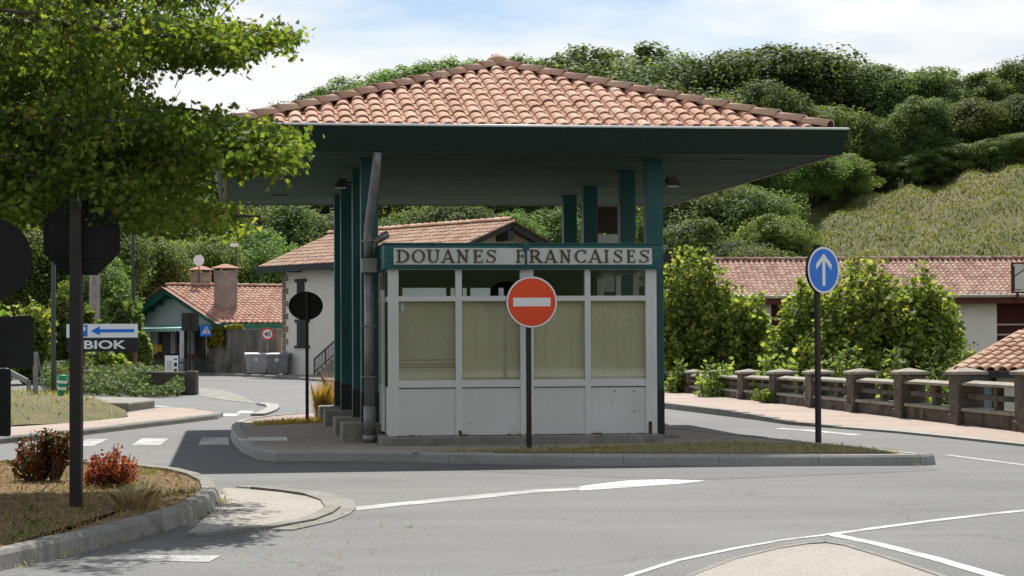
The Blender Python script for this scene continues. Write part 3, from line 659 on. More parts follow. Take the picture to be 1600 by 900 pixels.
dr.box(u0+e_, u1-e_, v0+e_, v0+e_+.07, cz0-.012, cz0+.02); dr.box(u0+e_, u1-e_, v1-e_-.07, v1-e_, cz0-.012, cz0+.02)
dr.box(u0+e_, u0+e_+.07, v0+e_+.07, v1-e_-.07, cz0-.012, cz0+.02); dr.box(u1-e_-.07, u1-e_, v0+e_+.07, v1-e_-.07, cz0-.012, cz0+.02); dr.build('drip_trim', 'drip', can)
MB().box(u0+e_+.072, u1-e_-.072, v0+e_+.072, v1-e_-.072, cz0, cz0+.05).build('soffit', 'soffit', can)
sv_ = MB()
for px_, py_ in ((445, 277), (438, 305), (1142, 249.5)):
    d = ray(px_, py_); t = (cz0-.006-CAMH)/d.z; p = Vector((0, 0, CAMH))+d*t-B0; uu, vv = p.dot(BW), p.dot(BD)
    sv_ = MB(); sv_.box(uu-.17, uu+.17, vv-.06, vv+.06, cz0-.010, cz0-.002)
    for i in range(3): sv_.box(uu-.15, uu+.15, vv-.045+i*.035, vv-.03+i*.035, cz0-.016, cz0-.010)
    sv_.build('soffit_vent', 'dark_metal', can)
# columns
CV = [1.25, 3.25, 6.55, 8.65]; CS = .24
for side in (0, 1):
    for i, v in enumerate(CV):
        uc = -.185 if side == 0 else 3.885
        c = MB().box(uc-CS/2, uc+CS/2, v-CS/2, v+CS/2, .13, cz0-.003).build('column', 'teal', can, bevel=.008)
        MB().box(uc-CS/2-.003, uc+CS/2+.003, v-CS/2-.003, v+CS/2+.003, .131, .30+.50).build('skirting', 'dark_base', c)
        if side == 0:
            ztop = .38
            MB().box(uc-.40, uc+.26, v-.30, v+.36, .10, ztop).build('plinth', 'concrete', can, bevel=.015)
        else:
            MB().box(uc-.26, uc+.32, v-.24, v+.30, .10, .165).build('base_slab', 'concrete', can, bevel=.01)
# downpipe, funnel box and second pipe
pu, pv = BU(577, .78), .78
dp = MB(); tu = BU(590, .06, 236)
dp.tube([(tu, .09, cz0-.01), (tu-.01, .13, 3.9), (BU(575, .75, 345)+.01, .72, 3.10), (BU(575, .78, 360), .78, 2.95), (BU(576, .78, 400), .78, 2.66)], .062, 14)
dp.tube([(pu, .78, 2.58), (pu, .78, .60)], .070, 14); dp.tube([(pu, .78, .62), (pu, .78, .20)], .082, 14); dp.tube([(pu, .78, .22), (pu, .78, .13)], .098, 14)
dpo = dp.build('downpipe', 'galv', can, smooth=True)
for z in (2.9, 1.72, 1.02): MB().box(pu-.095, pu+.095, .70, .96, z, z+.012).build('pipe_bracket', 'galv', dpo)
MB().box(pu-.105, pu+.105, .66, .90, 2.46, 2.66).build('hopper_box', 'galv', can, bevel=.006)
ep = MB(); ep.tube([(pu+.05, .82, 2.60), (pu+.05, .82, 2.78), (pu+.09, .80, 2.89), (pu+.19, .76, 2.955), (pu+.26, .74, 3.0)], .052, 12); ep.build('elbow_pipe', 'galv', can, smooth=True)
# floodlights bolted to the columns
def flood(uc, v, z, sgn):
    z = min(z, 3.88); K = .62; q0 = uc+sgn*.12; r = MB(); r.tube([(uc+sgn*.12, v, z+.02), (uc+sgn*.30, v, z+.02)], .022, 8); r.tube([(uc+sgn*.14, v, z+.16), (uc+sgn*.22, v, z+.14), (uc+sgn*.27, v, z+.06)], .008, 6)
    r.extr([(uc+sgn*.27, v-.13, z+.10), (uc+sgn*.41, v-.13, z+.12), (uc+sgn*.54, v-.13, z-.06), (uc+sgn*.54, v-.13, z-.10), (uc+sgn*.25, v-.13, z-.08)], (0, .26, 0))
    g_ = MB().box(min(uc+sgn*.27, uc+sgn*.52), max(uc+sgn*.27, uc+sgn*.52), v-.115, v+.115, z-.115, z-.10)
    for m_ in (r, g_): m_.v = [(q0+(x-q0)*K, v+(y-v)*K, z+(w_-z)*K) for x, y, w_ in m_.v]
    f = r.build('floodlight', 'dark_metal', can, bevel=.004); g_.build('lamp_glass', 'paper', f)
flood(3.885, CV[0], BF(1047, 284, CV[0])[1], 1); flood(-.185, CV[1], BF(543, 281, CV[1])[1], -1); flood(-.185, CV[3], BF(512, 329, CV[3])[1], -1)
sp_ = MB(); zz_ = BF(1040, 403, CV[0])[1]; sp_.tube([(4.01, CV[0]-.05, zz_), (4.065, CV[0]-.05, zz_)], .03, 8); sp_.tube([(4.06, CV[0]-.11, zz_-.0), (4.06, CV[0]+.02, zz_)], [.07, .055], 10); sp_.build('small_spotlight', 'dark_metal', can)
# boards hung between the right hand columns
ua, za = BF(933, 323, CV[2]-.1); ub, zb = BF(966, 364, CV[2]-.1)
MB().box(ua, ub+.12, CV[2]-.07, CV[2]+.02, zb, za).build('brown_signboard', 'brown_panel', can)
ua, za = BF(933, 366, CV[2]-.1); ub, zb = BF(965, 400, CV[2]-.1)
MB().box(ua, ub+.12, CV[2]-.06, CV[2]+.02, zb-.6, za).build('pale_signboard', 'paper', can)
cb_ = MB()
for k in range(10):
    pass
cb_.tube([(4.01, CV[0]-.03, .95), (4.01, CV[0]-.03, 2.45)], .008, 6); cb_.tube([(3.78, CV[0]-.128, 1.02), (3.90, CV[0]-.13, .9), (4.003, CV[0]-.128, .72), (4.012, CV[0]-.03, .70)], .007, 6); cb_.build('cable', 'dark_metal', can)
# ------------------------------------------------------------ booth
bo = thing('customs_booth', 'white panelled glass booth with teal DOUANES FRANCAISES header', 'booth', tuple(B0), YAW)
X = lambda px: BU(px, 0.0, 560); Z = lambda py, px=800: BF(px, py, 0.0)[1]
zb0, zp1, zs, zm0, zm1, zt = .235, .885, .985, 2.05, 2.12, 2.475
zh0, zh1 = 2.50, 2.815
xs = [X(608), X(623), X(712), X(722), X(813), X(834), X(914), X(923), X(1009), X(1026)]
bu1 = xs[-1]; BDp = 4.2; wt = .07
def panes(xa, xb): return list(zip(xa, xb))
bays = panes(xs[1::2], xs[2::2])
fr = MB()
posts = [(xs[0], xs[1]), (xs[2], xs[3]), (xs[4], xs[5]), (xs[6], xs[7]), (xs[8], xs[9])]
for i, (a, b) in enumerate(posts): fr.box(a, b, -.02 if i in (0, 4) else -.014, wt, zb0, zt+.03)
for (a, b) in bays:
    fr.box(a, b, -.010, wt, zp1, zs); fr.box(a, b, -.010, wt, zm0, zm1); fr.box(a, b, -.010, wt, zt, zt+.03)
fr.box(xs[0]+.045, xs[0]+.052, -.024, -.02, zb0, zt); fr.box(bu1-.075, bu1-.060, -.026, -.02, zb0, zt)
fr.build('window_frame', 'white_paint', bo, bevel=.005)
for (a, b) in bays:
    pnl = MB().box(a, b, .006, wt, zb0+.005, zp1).build('lower_panel', 'panel', bo)
    bd = MB(); g_ = .012
    bd.box(a, b, -.002, .006, zp1-.012, zp1); 
    bd.build('bead', 'dark_metal', pnl)
    MB().box(a, b, .028, .034, zs, zm0).build('window_pane', 'glass', bo); MB().box(a, b, .028, .034, zm1, zt).build('transom_pane', 'glass', bo)
fro = bo.children[-1] if False else None
def rust(*q): MB().box(*q).build('rust_spot', 'rust', bo)
for k in range(18):
    uu = random.choice(xs[1:-1])+random.uniform(-.05, .12) if k < 8 else random.uniform(.1, bu1-.1); wd = random.uniform(.01, .05) if k < 10 else random.uniform(.02, .10); ht = random.uniform(.006, .020)
    rust(uu, uu+wd, -.0215-.0003*k, -.001, zb0-.004, zb0+ht)
rust(xs[8]+.03, xs[8]+.075, -.0295, -.006, zb0, zb0+.165); rust(xs[3]-.05, xs[3]-.01, -.0290, -.002, zb0, zb0+.07)
for px_, py_, s_ in ((961, 611.5, .016), (991, 611.5, .016), (991, 642.5, .016), (955, 629.5, .012), (632, 637, .010), (865, 660, .010), (734, 662, .014)):
    uu, z_ = BF(px_, py_, 0); sc_ = MB(); sc_.disc((uu, z_), s_, s_*.8, .0035, .0065, 10); sc_.build('screw_hole', 'galv', bo)
# blinds
for i, (a, b) in enumerate(bays):
    bl = MB(); z = zs-.02
    if i == 0:
        while z < zm0:
            bl.box(a-.01, b+.01, .085, .110, z, z+.020); z += .024 if abs(z-1.24) > .02 and abs(z-1.15) > .02 else .036
        bl.box(a-.01, b+.01, .116, .120, zs-.02, zm0)
    else:
        k = 0; n = 4; wd = (b-a+.02)/n
        for j in range(n): bl.box(a-.01+j*wd, a-.01+(j+1)*wd-.003, (.088, .098)[0], .098, zs+.03, zm0+.01)
        bl.box(a-.01, b+.01, .106, .110, zs, zm0)
    bl.build('blind', 'blind', bo)
pp = [(629, 697, 450, 462, 0), (704, 712, 450, 462, 0), (723, 729, 450, 462, 0), (735, 766, 450, 462, 0), (779, 787, 450, 462, 0), (782, 788, 471, 471.5, 0)]
for a, b, t, bt, _ in pp[:5]:
    ua, z1 = BF(a, t, .05); ub, z0 = BF(b, bt+.5, .05); MB().box(ua, ub, .045, .050, max(z0, zm1-.005), z1).build('paper_notice', 'paper', bo)
ua, z1 = BF(626, 471.5, .07); ub, z0 = BF(631, 486, .07); MB().box(ua, ub, .060, .064, z0, min(z1, zm0)).build('paper_notice', 'paper', bo)
# interior shell, side and rear walls
it = MB(); it.box(wt, bu1-wt, .12, BDp-wt, zb0, zb0+.03); it.box(.06, bu1-.06, .075, BDp-.06, zt+.035, zt+.06); it.build('interior_lining', 'interior', bo)
sw = MB()
for x0_, x1_ in ((xs[0], xs[0]+wt), (bu1-wt, bu1)):
    sw.box(x0_, x1_, wt, BDp, zb0, zp1); sw.box(x0_, x1_, wt, BDp, zm0, zm1); sw.box(x0_, x1_, wt, BDp, zt, zt+.03)
    for v in (wt, 1.25, 2.6, BDp-.12): sw.box(x0_-.004, x1_+.004, v+.001, v+.10, zb0, zt+.03)
    for v in (1.25, 2.6): pass
sw.box(xs[0]+wt, bu1-wt, BDp-wt, BDp, zb0, zp1); sw.box(xs[0]+wt, bu1-wt, BDp-wt, BDp, zt, zt+.03)
for k in range(5): sw.box(xs[0]+wt+k*.82, xs[0]+wt+k*.82+.09, BDp-wt, BDp-.001, zp1, zt)
sw.build('side_wall', 'white_paint', bo, bevel=.004)
for x_ in (xs[0]+.03, bu1-.036): MB().box(x_, x_+.006, wt+.1, BDp-.12, zp1, zt).build('side_pane', 'glass', bo)
MB().box(xs[0]+.09, bu1-.09, BDp-.120, BDp-.072, zb0+.03, zt+.034).build('rear_lining', 'interior', bo)
cur = MB()
for j in range(14): cur.box(bu1-.13+.01*(j % 2), bu1-.12+.01*(j % 2), .45+j*.25, .69+j*.25, zp1, zm0)
for j in range(12): cur.box(xs[0]+.12+.01*(j % 2), xs[0]+.13+.01*(j % 2), .55+j*.28, .82+j*.28, zp1, zm0)
cur.build('side_blind', 'blind', bo)
cb2 = MB(); cb2.box(.4, 1.6, 2.6, 3.1, zb0+.03, 2.32); cb2.box(2.0, 2.9, 2.9, 3.3, zb0+.03, 2.2); cb2.build('cabinet', 'interior', bo, bevel=.01)
# half-open door leaf on the left flank
dl = MB(); dl.box(-.055, -.012, .62, 1.22, .27, .93); dl.box(-.055, -.012, .62, .72, .93, 2.12); dl.box(-.055, -.012, 1.12, 1.22, .93, 2.12); dl.box(-.055, -.012, .62, 1.22, 2.12, 2.22)
dro = dl.build('door', 'white_paint', bo, bevel=.006); MB().box(-.036, -.030, .72, 1.12, .93, 2.12).build('door_pane', 'glass', dro)
# header box, flat roof
hd = MB(); hu0, hu1 = -.075, bu1+.07
hd.box(hu0, hu1, -.085, BDp+.05, zh0, zh1); hd.build('header', 'teal_board', bo, bevel=.006)
hm = MB(); hm.box(hu0-.015, hu1+.015, -.10, BDp+.065, zh1+.001, zh1+.022); hm.box(hu0-.008, hu1+.008, -.093, BDp+.058, zh0-.018, zh0-.001); hm.build('header_trim', 'teal', bo)
na, nz1 = BF(615, 387.5, -.10); nb, nz0 = BF(1018.5, 413.5, -.10)
nb_ = MB().box(na, nb, -.115, -.086, nz0, nz1).build('name_board', 'board', bo, bevel=.003)
# raised serif letters
LET = {}
def ribbon(pts, ws): return ('r', pts, ws)
T, t_ = .17, .075
def sf(x, y, w=.30): return ribbon([(x-w/2, y), (x+w/2, y)], [t_, t_])
def arcp(cx, cy, rx, ry, a0, a1, n=14): return [(cx+rx*math.cos(rad(a0+(a1-a0)*i/n)), cy+ry*math.sin(rad(a0+(a1-a0)*i/n))) for i in range(n+1)]
def arcw(a0, a1, n=14, th=T, tn=t_): return [tn+(th-tn)*abs(math.cos(rad(a0+(a1-a0)*i/n)))**1.3 for i in range(n+1)]
st = lambda x, w=T: ribbon([(x, 0), (x, 1)], [w, w])
LET['D'] = (.86, [st(.20), sf(.17, .04, .34), sf(.17, .96, .34), ribbon(arcp(.26, .5, .48, .46, -90, 90), arcw(-90, 90))])
LET['O'] = (.90, [ribbon(arcp(.45, .5, .36, .46, 0, 360, 32), arcw(0, 360, 32))])
LET['U'] = (.86, [ribbon([(.19, .34), (.19, 1)], [T, T]), ribbon([(.69, .34), (.69, 1)], [.11, .11]), sf(.19, .96, .36), sf(.69, .96, .3), ribbon(arcp(.44, .36, .25, .31, 180, 360), [T+(t_-T)*min(1, i/7) if i < 8 else t_+(.11-t_)*(i-7)/7 for i in range(15)])])
LET['A'] = (.92, [ribbon([(.14, 0), (.46, 1)], [.085, .085]), ribbon([(.46, 1), (.78, 0)], [T, T]), ribbon([(.26, .30), (.64, .30)], [t_, t_]), sf(.14, .04, .28), sf(.78, .04, .32)])
LET['N'] = (.92, [ribbon([(.18, 0), (.18, 1)], [.10, .10]), ribbon([(.14, .97), (.76, .03)], [T, T]), ribbon([(.76, 0), (.76, 1)], [.10, .10]), sf(.17, .04, .30), sf(.13, .96, .26), sf(.76, .96, .30)])
LET['E'] = (.80, [st(.22), ribbon([(.08, .04), (.72, .04)], [t_, t_]), ribbon([(.08, .96), (.70, .96)], [t_, t_]), ribbon([(.22, .52), (.55, .52)], [t_, t_]), ribbon([(.71, .0), (.72, .26)], [.07, .04]), ribbon([(.68, 1), (.69, .76)], [.07, .04]), ribbon([(.55, .40), (.55, .64)], [.06, .06])])
LET['F'] = (.76, [st(.22), sf(.22, .04, .36), ribbon([(.08, .96), (.70, .96)], [t_, t_]), ribbon([(.22, .52), (.55, .52)], [t_, t_]), ribbon([(.68, 1), (.69, .74)], [.07, .04]), ribbon([(.55, .40), (.55, .64)], [.06, .06])])
LET['R'] = (.90, [st(.20), sf(.19, .04, .34), ribbon([(.06, .96), (.28, .96)], [t_, t_]), ribbon(arcp(.34, .73, .30, .23, -90, 90), arcw(-90, 90)), ribbon([(.2, .96), (.36, .96)], [t_, t_]), ribbon([(.2, .50), (.36, .50)], [t_, t_]), ribbon([(.42, .50), (.78, .04)], [T, T]), sf(.78, .04, .22)])
LET['C'] = (.86, [ribbon(arcp(.46, .5, .36, .46, 48, 312, 26), arcw(48, 312, 26)), ribbon([(.72, .98), (.73, .66)], [.07, .05]), ribbon([(.69, .16), (.75, .26)], [.06, .05])])
LET['I'] = (.44, [st(.22), sf(.22, .04, .38), sf(.22, .96, .38)])
LET['S'] = (.74, [ribbon([(.62, .76), (.56, .90), (.42, .96), (.27, .94), (.17, .83), (.18, .70), (.30, .59), (.46, .49), (.59, .38), (.61, .22), (.50, .08), (.34, .04), (.19, .08), (.12, .22)], [.05, .06, .075, .085, .12, .14, .16, .17, .15, .13, .09, .075, .06, .05]), ribbon([(.63, .70), (.63, .99)], [.05, .06]), ribbon([(.11, .30), (.11, .01)], [.05, .06])])
SPANS = [('D', 619.3, 640.3), ('O', 644, 664), ('U', 667, 687.3), ('A', 689.5, 710), ('N', 714, 732), ('E', 738.7, 755), ('S', 758.6, 776), ('F', 806, 820.5), ('R', 827, 847), ('A', 850, 870.3), ('N', 875, 891.5), ('C', 898, 917.5), ('A', 919.5, 940.5), ('I', 944, 951.5), ('S', 957.5, 973.5), ('E', 978.7, 992.7), ('S', 998, 1015)]
lz1 = BF(700, 390.0, -.12)[1]; lz0 = BF(700, 410.6, -.12)[1]
for ch, a, b in SPANS:
    lm = MB()
    wd, strokes = LET[ch]; ua, ub = BU(a, -.12, 400), BU(b, -.12, 400); k = (ub-ua)/(wd-.06)
    hh = lz1-lz0
    for si, (_, pts, ws) in enumerate(strokes):
        P = [Vector((ua+(x-.03)*k, 0, lz0+y*hh)) for x, y in pts]; n = len(P); L_, R_ = [], []
        for i in range(n):
            d = (P[min(i+1, n-1)]-P[max(i-1, 0)]).normalized(); nn = Vector((-d.z, 0, d.x))*ws[i]*hh*.5; L_.append(P[i]+nn); R_.append(P[i]-nn)
        y0 = -.128-.0015*si; y1 = -.1155-.0002*si
        vs_ = [(p.x, y, p.z) for y in (y0, y1) for p in L_+R_]; N = 2*n
        fs = []
        for i in range(n-1): fs += [(i, i+1, n+i+1, n+i), (N+i, N+n+i, N+n+i+1, N+i+1), (i, N+i, N+i+1, i+1), (n+i, n+i+1, N+n+i+1, N+n+i)]
        fs += [(0, n, N+n, N), (n-1, N+n-1, N+2*n-1, 2*n-1)]
        lm.add(vs_, fs)
    lm.build('letter', 'bronze', nb_)
cl_ = MB(); uu = BU(821, -.12, 390); cl_.box(uu-.03, uu+.05, -.126, -.10, zh1-.075, zh1+.03); cl_.box(uu-.10, uu-.03, -.118, -.10, zh1-.03, zh1-.005); cl_.box(uu-.01, uu+.02, -.140, -.126, zh0-.02, zh1-.03); cl_.box(uu-.05, uu+.02, -.1265, -.1165, zh0-.02, zh0+.035); cl_.build('lamp_bracket', 'teal', bo)
# concrete step under the booth
MB().box(-.12, bu1+.03, -.26, BDp+.1, .09, zb0-.004).build('plinth', 'concrete', bo, bevel=.012)
def PL(px, py, P0, n):                                     # picture ray meets a vertical plane
    d = ray(px, py); o = Vector((0, 0, CAMH)); n = Vector(n); return o+d*((Vector(P0)-o).dot(n)/d.dot(n))
def text_mb(body, h, depth, sx=1.0, bold=0.0):
    cu = bpy.data.curves.new('t', 'FONT'); cu.body = body; cu.size = 1; cu.extrude = .5; cu.offset = bold; cu.resolution_u = 4
    o = bpy.data.objects.new('t', cu); COL.objects.link(o); bpy.context.view_layer.update()
    me = bpy.data.meshes.new_from_object(o.evaluated_get(bpy.context.evaluated_depsgraph_get()))
    m = MB(); vs = [v.co.copy() for v in me.vertices]; x0 = min(v.x for v in vs); x1 = max(v.x for v in vs); y0 = min(v.y for v in vs); y1 = max(v.y for v in vs); k = h/(y1-y0)
    m.add([((v.x-(x0+x1)/2)*k*sx, -v.z*depth, (v.y-y0)*k) for v in vs], [tuple(p.vertices) for p in me.polygons])
    bpy.data.objects.remove(o); bpy.data.meshes.remove(me); bpy.data.curves.remove(cu); m.w = (x1-x0)*k*sx; return m
def shift(m, d): r = MB(); d = Vector(d); r.v = [tuple(Vector(v)+d) for v in m.v]; r.f = m.f; r.t = m.t; return r
# ------------------------------------------------------------ white two-storey house behind the booth
A = AT(800, 345, 78.3); TH = math.atan2(.626, .780)
hx = Vector((.780, .626, 0)); hy = Vector((-.626, .780, 0))
wh = thing('farmhouse', 'large white gabled house with tan tiled roof and dark eaves behind the booth', 'house', (A.x, A.y, 0), TH)
RH = A.z; HP = .405; HW = 3.6; EH = RH-HP*HW; LEN = 12.3
def gable_walls(m, x0, x1, y0, y1, h_at, t=.25): pass
wl = MB(); xw = 2.8; y0_, y1_ = .8, 11.6; hw_ = RH-.12-HP*xw
wl.add([(-xw, y0_, 0), (-xw, y1_, 0), (-xw, y1_, hw_), (-xw, y0_, hw_), (xw, y0_, 0), (xw, y1_, 0), (xw, y1_, hw_), (xw, y0_, hw_), (0, y1_, RH-.12)], [(0, 1, 2, 3), (5, 4, 7, 6), (1, 5, 6, 8, 2)])
wl.build('wall', 'render_white', wh)
MB().extr([(-xw, y0_, 0), (xw, y0_, 0), (xw, y0_, hw_), (0, y0_, RH-.12), (-xw, y0_, hw_)], (0, .2, 0)).build('gable_wall', 'render_tan', wh)
sA = tile_slope(LEN, HW/1.0, HP, per=.26, row=.40, amp=.05, npts=4)
mA = Matrix.Translation((-HW, LEN, EH)) @ Matrix.Rotation(rad(-90), 4, 'Z'); mB = Matrix.Translation((HW, 0, EH)) @ Matrix.Rotation(rad(90), 4, 'Z')
merge(xform(sA, mA), xform(sA, mB)).build('roof', 'tile_house', wh)
hip_run((0, LEN, RH+.06), (0, 0, RH+.06), .45, .12).build('ridge_tiles', 'tile_house', wh, smooth=True)
ev = MB(); sl_ = lambda x: RH-HP*abs(x)
for sg in (-1, 1):
    ev.box(sg*HW-(.05 if sg < 0 else 0), sg*HW+(.05 if sg > 0 else 0), 0, LEN, EH-.24, EH+.02)
    for yy in (0.0, LEN-.06): ev.extr([(sg*.02, yy, RH-.02), (sg*HW, yy, EH-.02), (sg*HW, yy, EH-.26), (sg*.02, yy, RH-.28)], (0, .06, 0))
    ev.extr([(0, .03, RH-.05), (sg*HW, .03, EH-.05), (sg*HW, .03, EH-.10), (0, .03, RH-.10)], (0, LEN-.06, 0))
ev.build('eaves', 'dark_timber', wh)
for yy in (1.6, 4.4, 7.2, 10.2): MB().box(-HW+.30, -xw, yy, yy+.20, EH-.25, EH+.05).build('rafter_bracket', 'dark_timber', wh)
MB().box(-.14, .14, .07, .8, RH-.75, RH-.35).build('rafter_bracket', 'dark_timber', wh)
for sg in (-1, 1): MB().box(sg*2.1-.12, sg*2.1+.12, .07, .8, RH-.35-HP*2.1-.25, RH-.35-HP*2.1).build('rafter_bracket', 'dark_timber', wh)
P0 = A+hx*(-xw); P0.z = 0
def hl(px, py):
    p = PL(px, py, P0, hx)-Vector((A.x, A.y, 0)); return p.dot(hy), p.z
for (a, b, t, bt) in ((465, 476, 441, 470), (465, 481, 504, 540)):
    ya, zt_ = hl(a, t); yb, zb_ = hl(b, bt); ya, yb = max(ya, yb), min(ya, yb)
    o = MB().box(-xw-.03, -xw+.02, yb, ya, zb_, zt_).build('window', 'dark_metal', wh)
    MB().box(-xw-.05, -xw+.02, yb-.16, ya+.16, zt_+.001, zt_+.13).build('lintel', 'dark_timber', o); MB().box(-xw-.07, -xw+.02, yb-.16, ya+.16, zb_-.10, zb_-.001).build('sill', 'dark_timber', o)
    s_ = MB(); mid = (ya+yb)/2
    for q0, q1 in ((yb, mid-.01), (mid+.01, ya)):
        s_.box(-xw-.045, -xw-.005, q0, q1, zb_, zt_)
        for k in range(int((zt_-zb_)/.09)): s_.box(-xw-.055, -xw-.045, q0+.05, q1-.05, zb_+.05+k*.09, zb_+.10+k*.09)
    s_.build('shutter', 'dark_timber', o)
qn = MB()
for k in range(17):
    l = .42 if k % 2 else .24; qn.box(-xw-.025, -xw+.2, y1_-l+.02, y1_+.025, k*.26+.02, k*.26+.255)
qn.build('quoins', 'quoin', wh)
# outside stair with railing
P1 = A+hx*(-xw-1.0); P1.z = 0; yb = (PL(488, 590, P1, hx)-Vector((A.x, A.y, 0))).dot(hy); ye = yb-3.0
stp = MB()
for k in range(9): stp.box(-xw-1.0, -xw-.002, ye-.6, yb-k*.30, k*.15, (k+1)*.15)
stp.build('stair', 'concrete', wh)
rl = MB(); f = lambda k: (-xw-.97, yb-.1-k*.30, k*.15)
rl.tube([(f(0)[0], f(0)[1], .75), (f(8)[0], f(8)[1], .75+8*.15), (f(8)[0], f(8)[1]-1.0, .75+8*.15)], .03, 6)
rl.tube([(f(0)[0], f(0)[1], .25), (f(8)[0], f(8)[1], .22+8*.15)], .02, 6)
for k in range(25):
    q = k/3; p = (f(0)[0], yb-.1-q*.30, q*.15); rl.tube([(p[0], p[1], p[2]+.15), (p[0], p[1], p[2]+.75)], .012 if k % 8 else .028, 5)
rl.build('stair_railing', 'dark_metal', wh)
# ------------------------------------------------------------ small cafe house with red roof
A2 = AT(258, 447, 95); T2 = rad(33)
ca = thing('cottage', 'low white cottage with red tiled roof, green bargeboards and two chimneys', 'house', (A2.x, A2.y, 0), T2)
r2x = Vector((math.cos(T2), math.sin(T2), 0)); r2y = Vector((-math.sin(T2), math.cos(T2), 0))
RH2 = A2.z; W2 = 6.0; P2 = .29; E2 = RH2-P2*W2; L2 = 11.0
sB = tile_slope(L2, W2, P2, per=.26, row=.40, amp=.05, npts=4)
merge(xform(sB, Matrix.Translation((0, -W2, E2))), xform(sB, Matrix.Translation((L2, W2, E2)) @ Matrix.Rotation(rad(180), 4, 'Z'))).build('roof', 'tile_red', ca)
hip_run((L2, 0, RH2+.06), (0, 0, RH2+.06), .45, .12).build('ridge_tiles', 'tile_red', ca, smooth=True)
bb = MB()
for sg in (-1, 1):
    bb.extr([(0, sg*.01, RH2-.02), (0, sg*W2, E2-.02), (0, sg*W2, E2-.34), (0, sg*.01, RH2-.36)], (.07, 0, 0))
    bb.box(.07, L2, sg*W2-(.05 if sg < 0 else 0), sg*W2+(.05 if sg > 0 else 0), E2-.26, E2-.02)
bb.build('bargeboard', 'green_timber', ca)
un = MB()
for sg in (-1, 1): un.extr([(.08, sg*.01, RH2-.06), (.08, sg*W2, E2-.06), (.08, sg*W2, E2-.10), (.08, sg*.01, RH2-.10)], (L2-.1, 0, 0))
for k in range(1, 6):
    for sg in (-1, 1): un.box(.08, .74, sg*k*1.0-.07, sg*k*1.0+.07, RH2-P2*k-.27, RH2-P2*k-.11)
un.build('eaves_underside', 'green_timber', ca)
wl = MB(); ww = 5.2; gx = .75
wl.extr([(gx, -ww, 2.12), (gx, ww, 2.12), (gx, ww, RH2-.11-P2*ww), (gx, 0, RH2-.11), (gx, -ww, RH2-.11-P2*ww)], (.2, 0, 0))
for a, b in ((-ww, -4.7), (-3.4, -2.9), (-1.4, -.8), (.6, 1.1), (2.6, 3.2), (4.7, ww)): wl.box(gx, gx+.2, a, b, 0, 2.118)
wl.box(gx+.2, L2-.3, -ww, -ww+.2, 0, RH2-.13-P2*ww); wl.box(gx+.2, L2-.3, ww-.2, ww, 0, RH2-.13-P2*ww); wl.box(L2-.3, L2-.1, -ww, ww, 0, RH2-.13-P2*ww)
wl.build('wall', 'render_cool', ca)
dk = MB(); dk.box(gx+.10, gx+.14, -4.69, 4.69, .0, 2.115); dk.build('glazed_doors', 'dark_metal', ca)
def chim(px, pt, pb, Zd, wpx, nm='chimney'):
    p = AT(px, pt, Zd); q = p-Vector((A2.x, A2.y, 0)); lx, ly = q.dot(r2x), q.dot(r2y); wd = wpx*Zd/FPX/2
    zb = RH2-P2*abs(ly)-.5
    c = MB(); c.box(lx-wd, lx+wd, ly-wd*.8, ly+wd*.8, zb, p.z-.38); c.box(lx-wd*1.06, lx+wd*1.06, ly-wd*.86, ly+wd*.86, p.z-.38, p.z-.30)
    for sx in (-1, 1):
        for sy in (-1, 1): c.box(lx+sx*wd*.85-.05, lx+sx*wd*.85+.05, ly+sy*wd*.65-.05, ly+sy*wd*.65+.05, p.z-.30, p.z-.16)
    o = c.build(nm, 'chimney', ca)
    m = MB(); m.add([(lx-wd*1.3, ly-wd*1.1, p.z-.17), (lx+wd*1.3, ly-wd*1.1, p.z-.17), (lx+wd*1.3, ly+wd*1.1, p.z-.17), (lx-wd*1.3, ly+wd*1.1, p.z-.17), (lx-.1, ly, p.z+.02), (lx+.1, ly, p.z+.02)], [(3, 2, 1, 0), (0, 1, 5, 4), (2, 3, 4, 5), (1, 2, 5), (3, 0, 4)])
    m.t = [.3]*5; m.build('chimney_cap', 'tile_red', o)
chim(314, 416, 445, 96.5, 26); chim(352.5, 413, 462, 92.8, 29)
dp_ = AT(311, 407, 96); q = dp_-Vector((A2.x, A2.y, 0)); lx, ly = q.dot(r2x), q.dot(r2y)
ds = MB(); ds.tube([(lx, ly, RH2-.6), (lx, ly, dp_.z-.02)], .025, 6)
n_ = 20; ds.add([(lx-.10, ly-.06, dp_.z)]+[(lx-.16-.0+.12*0, ly-.12+.26*math.cos(6.2832*i/n_)*1, dp_.z+.28*math.sin(6.2832*i/n_)) for i in range(n_)]+[(lx-.13, ly-.10+.25*math.cos(6.2832*i/n_), dp_.z+.27*math.sin(6.2832*i/n_)) for i in range(n_)], [(0, 1+i, 1+(i+1) % n_) for i in range(n_)])
dsh = MB(); dsh.disc((0, 0), .25, .25, -.02, .02, 20)
dsh = xform(dsh, Matrix.Translation((lx-.05, ly-.08, dp_.z)) @ Matrix.Rotation(rad(-33), 4, 'Z')); merge(dsh, ).build('satellite_dish', 'sign_white', ca)
MB().tube([(lx, ly, RH2-.3), (lx, ly, dp_.z)], .025, 6).build('dish_mast', 'dark_metal', ca)
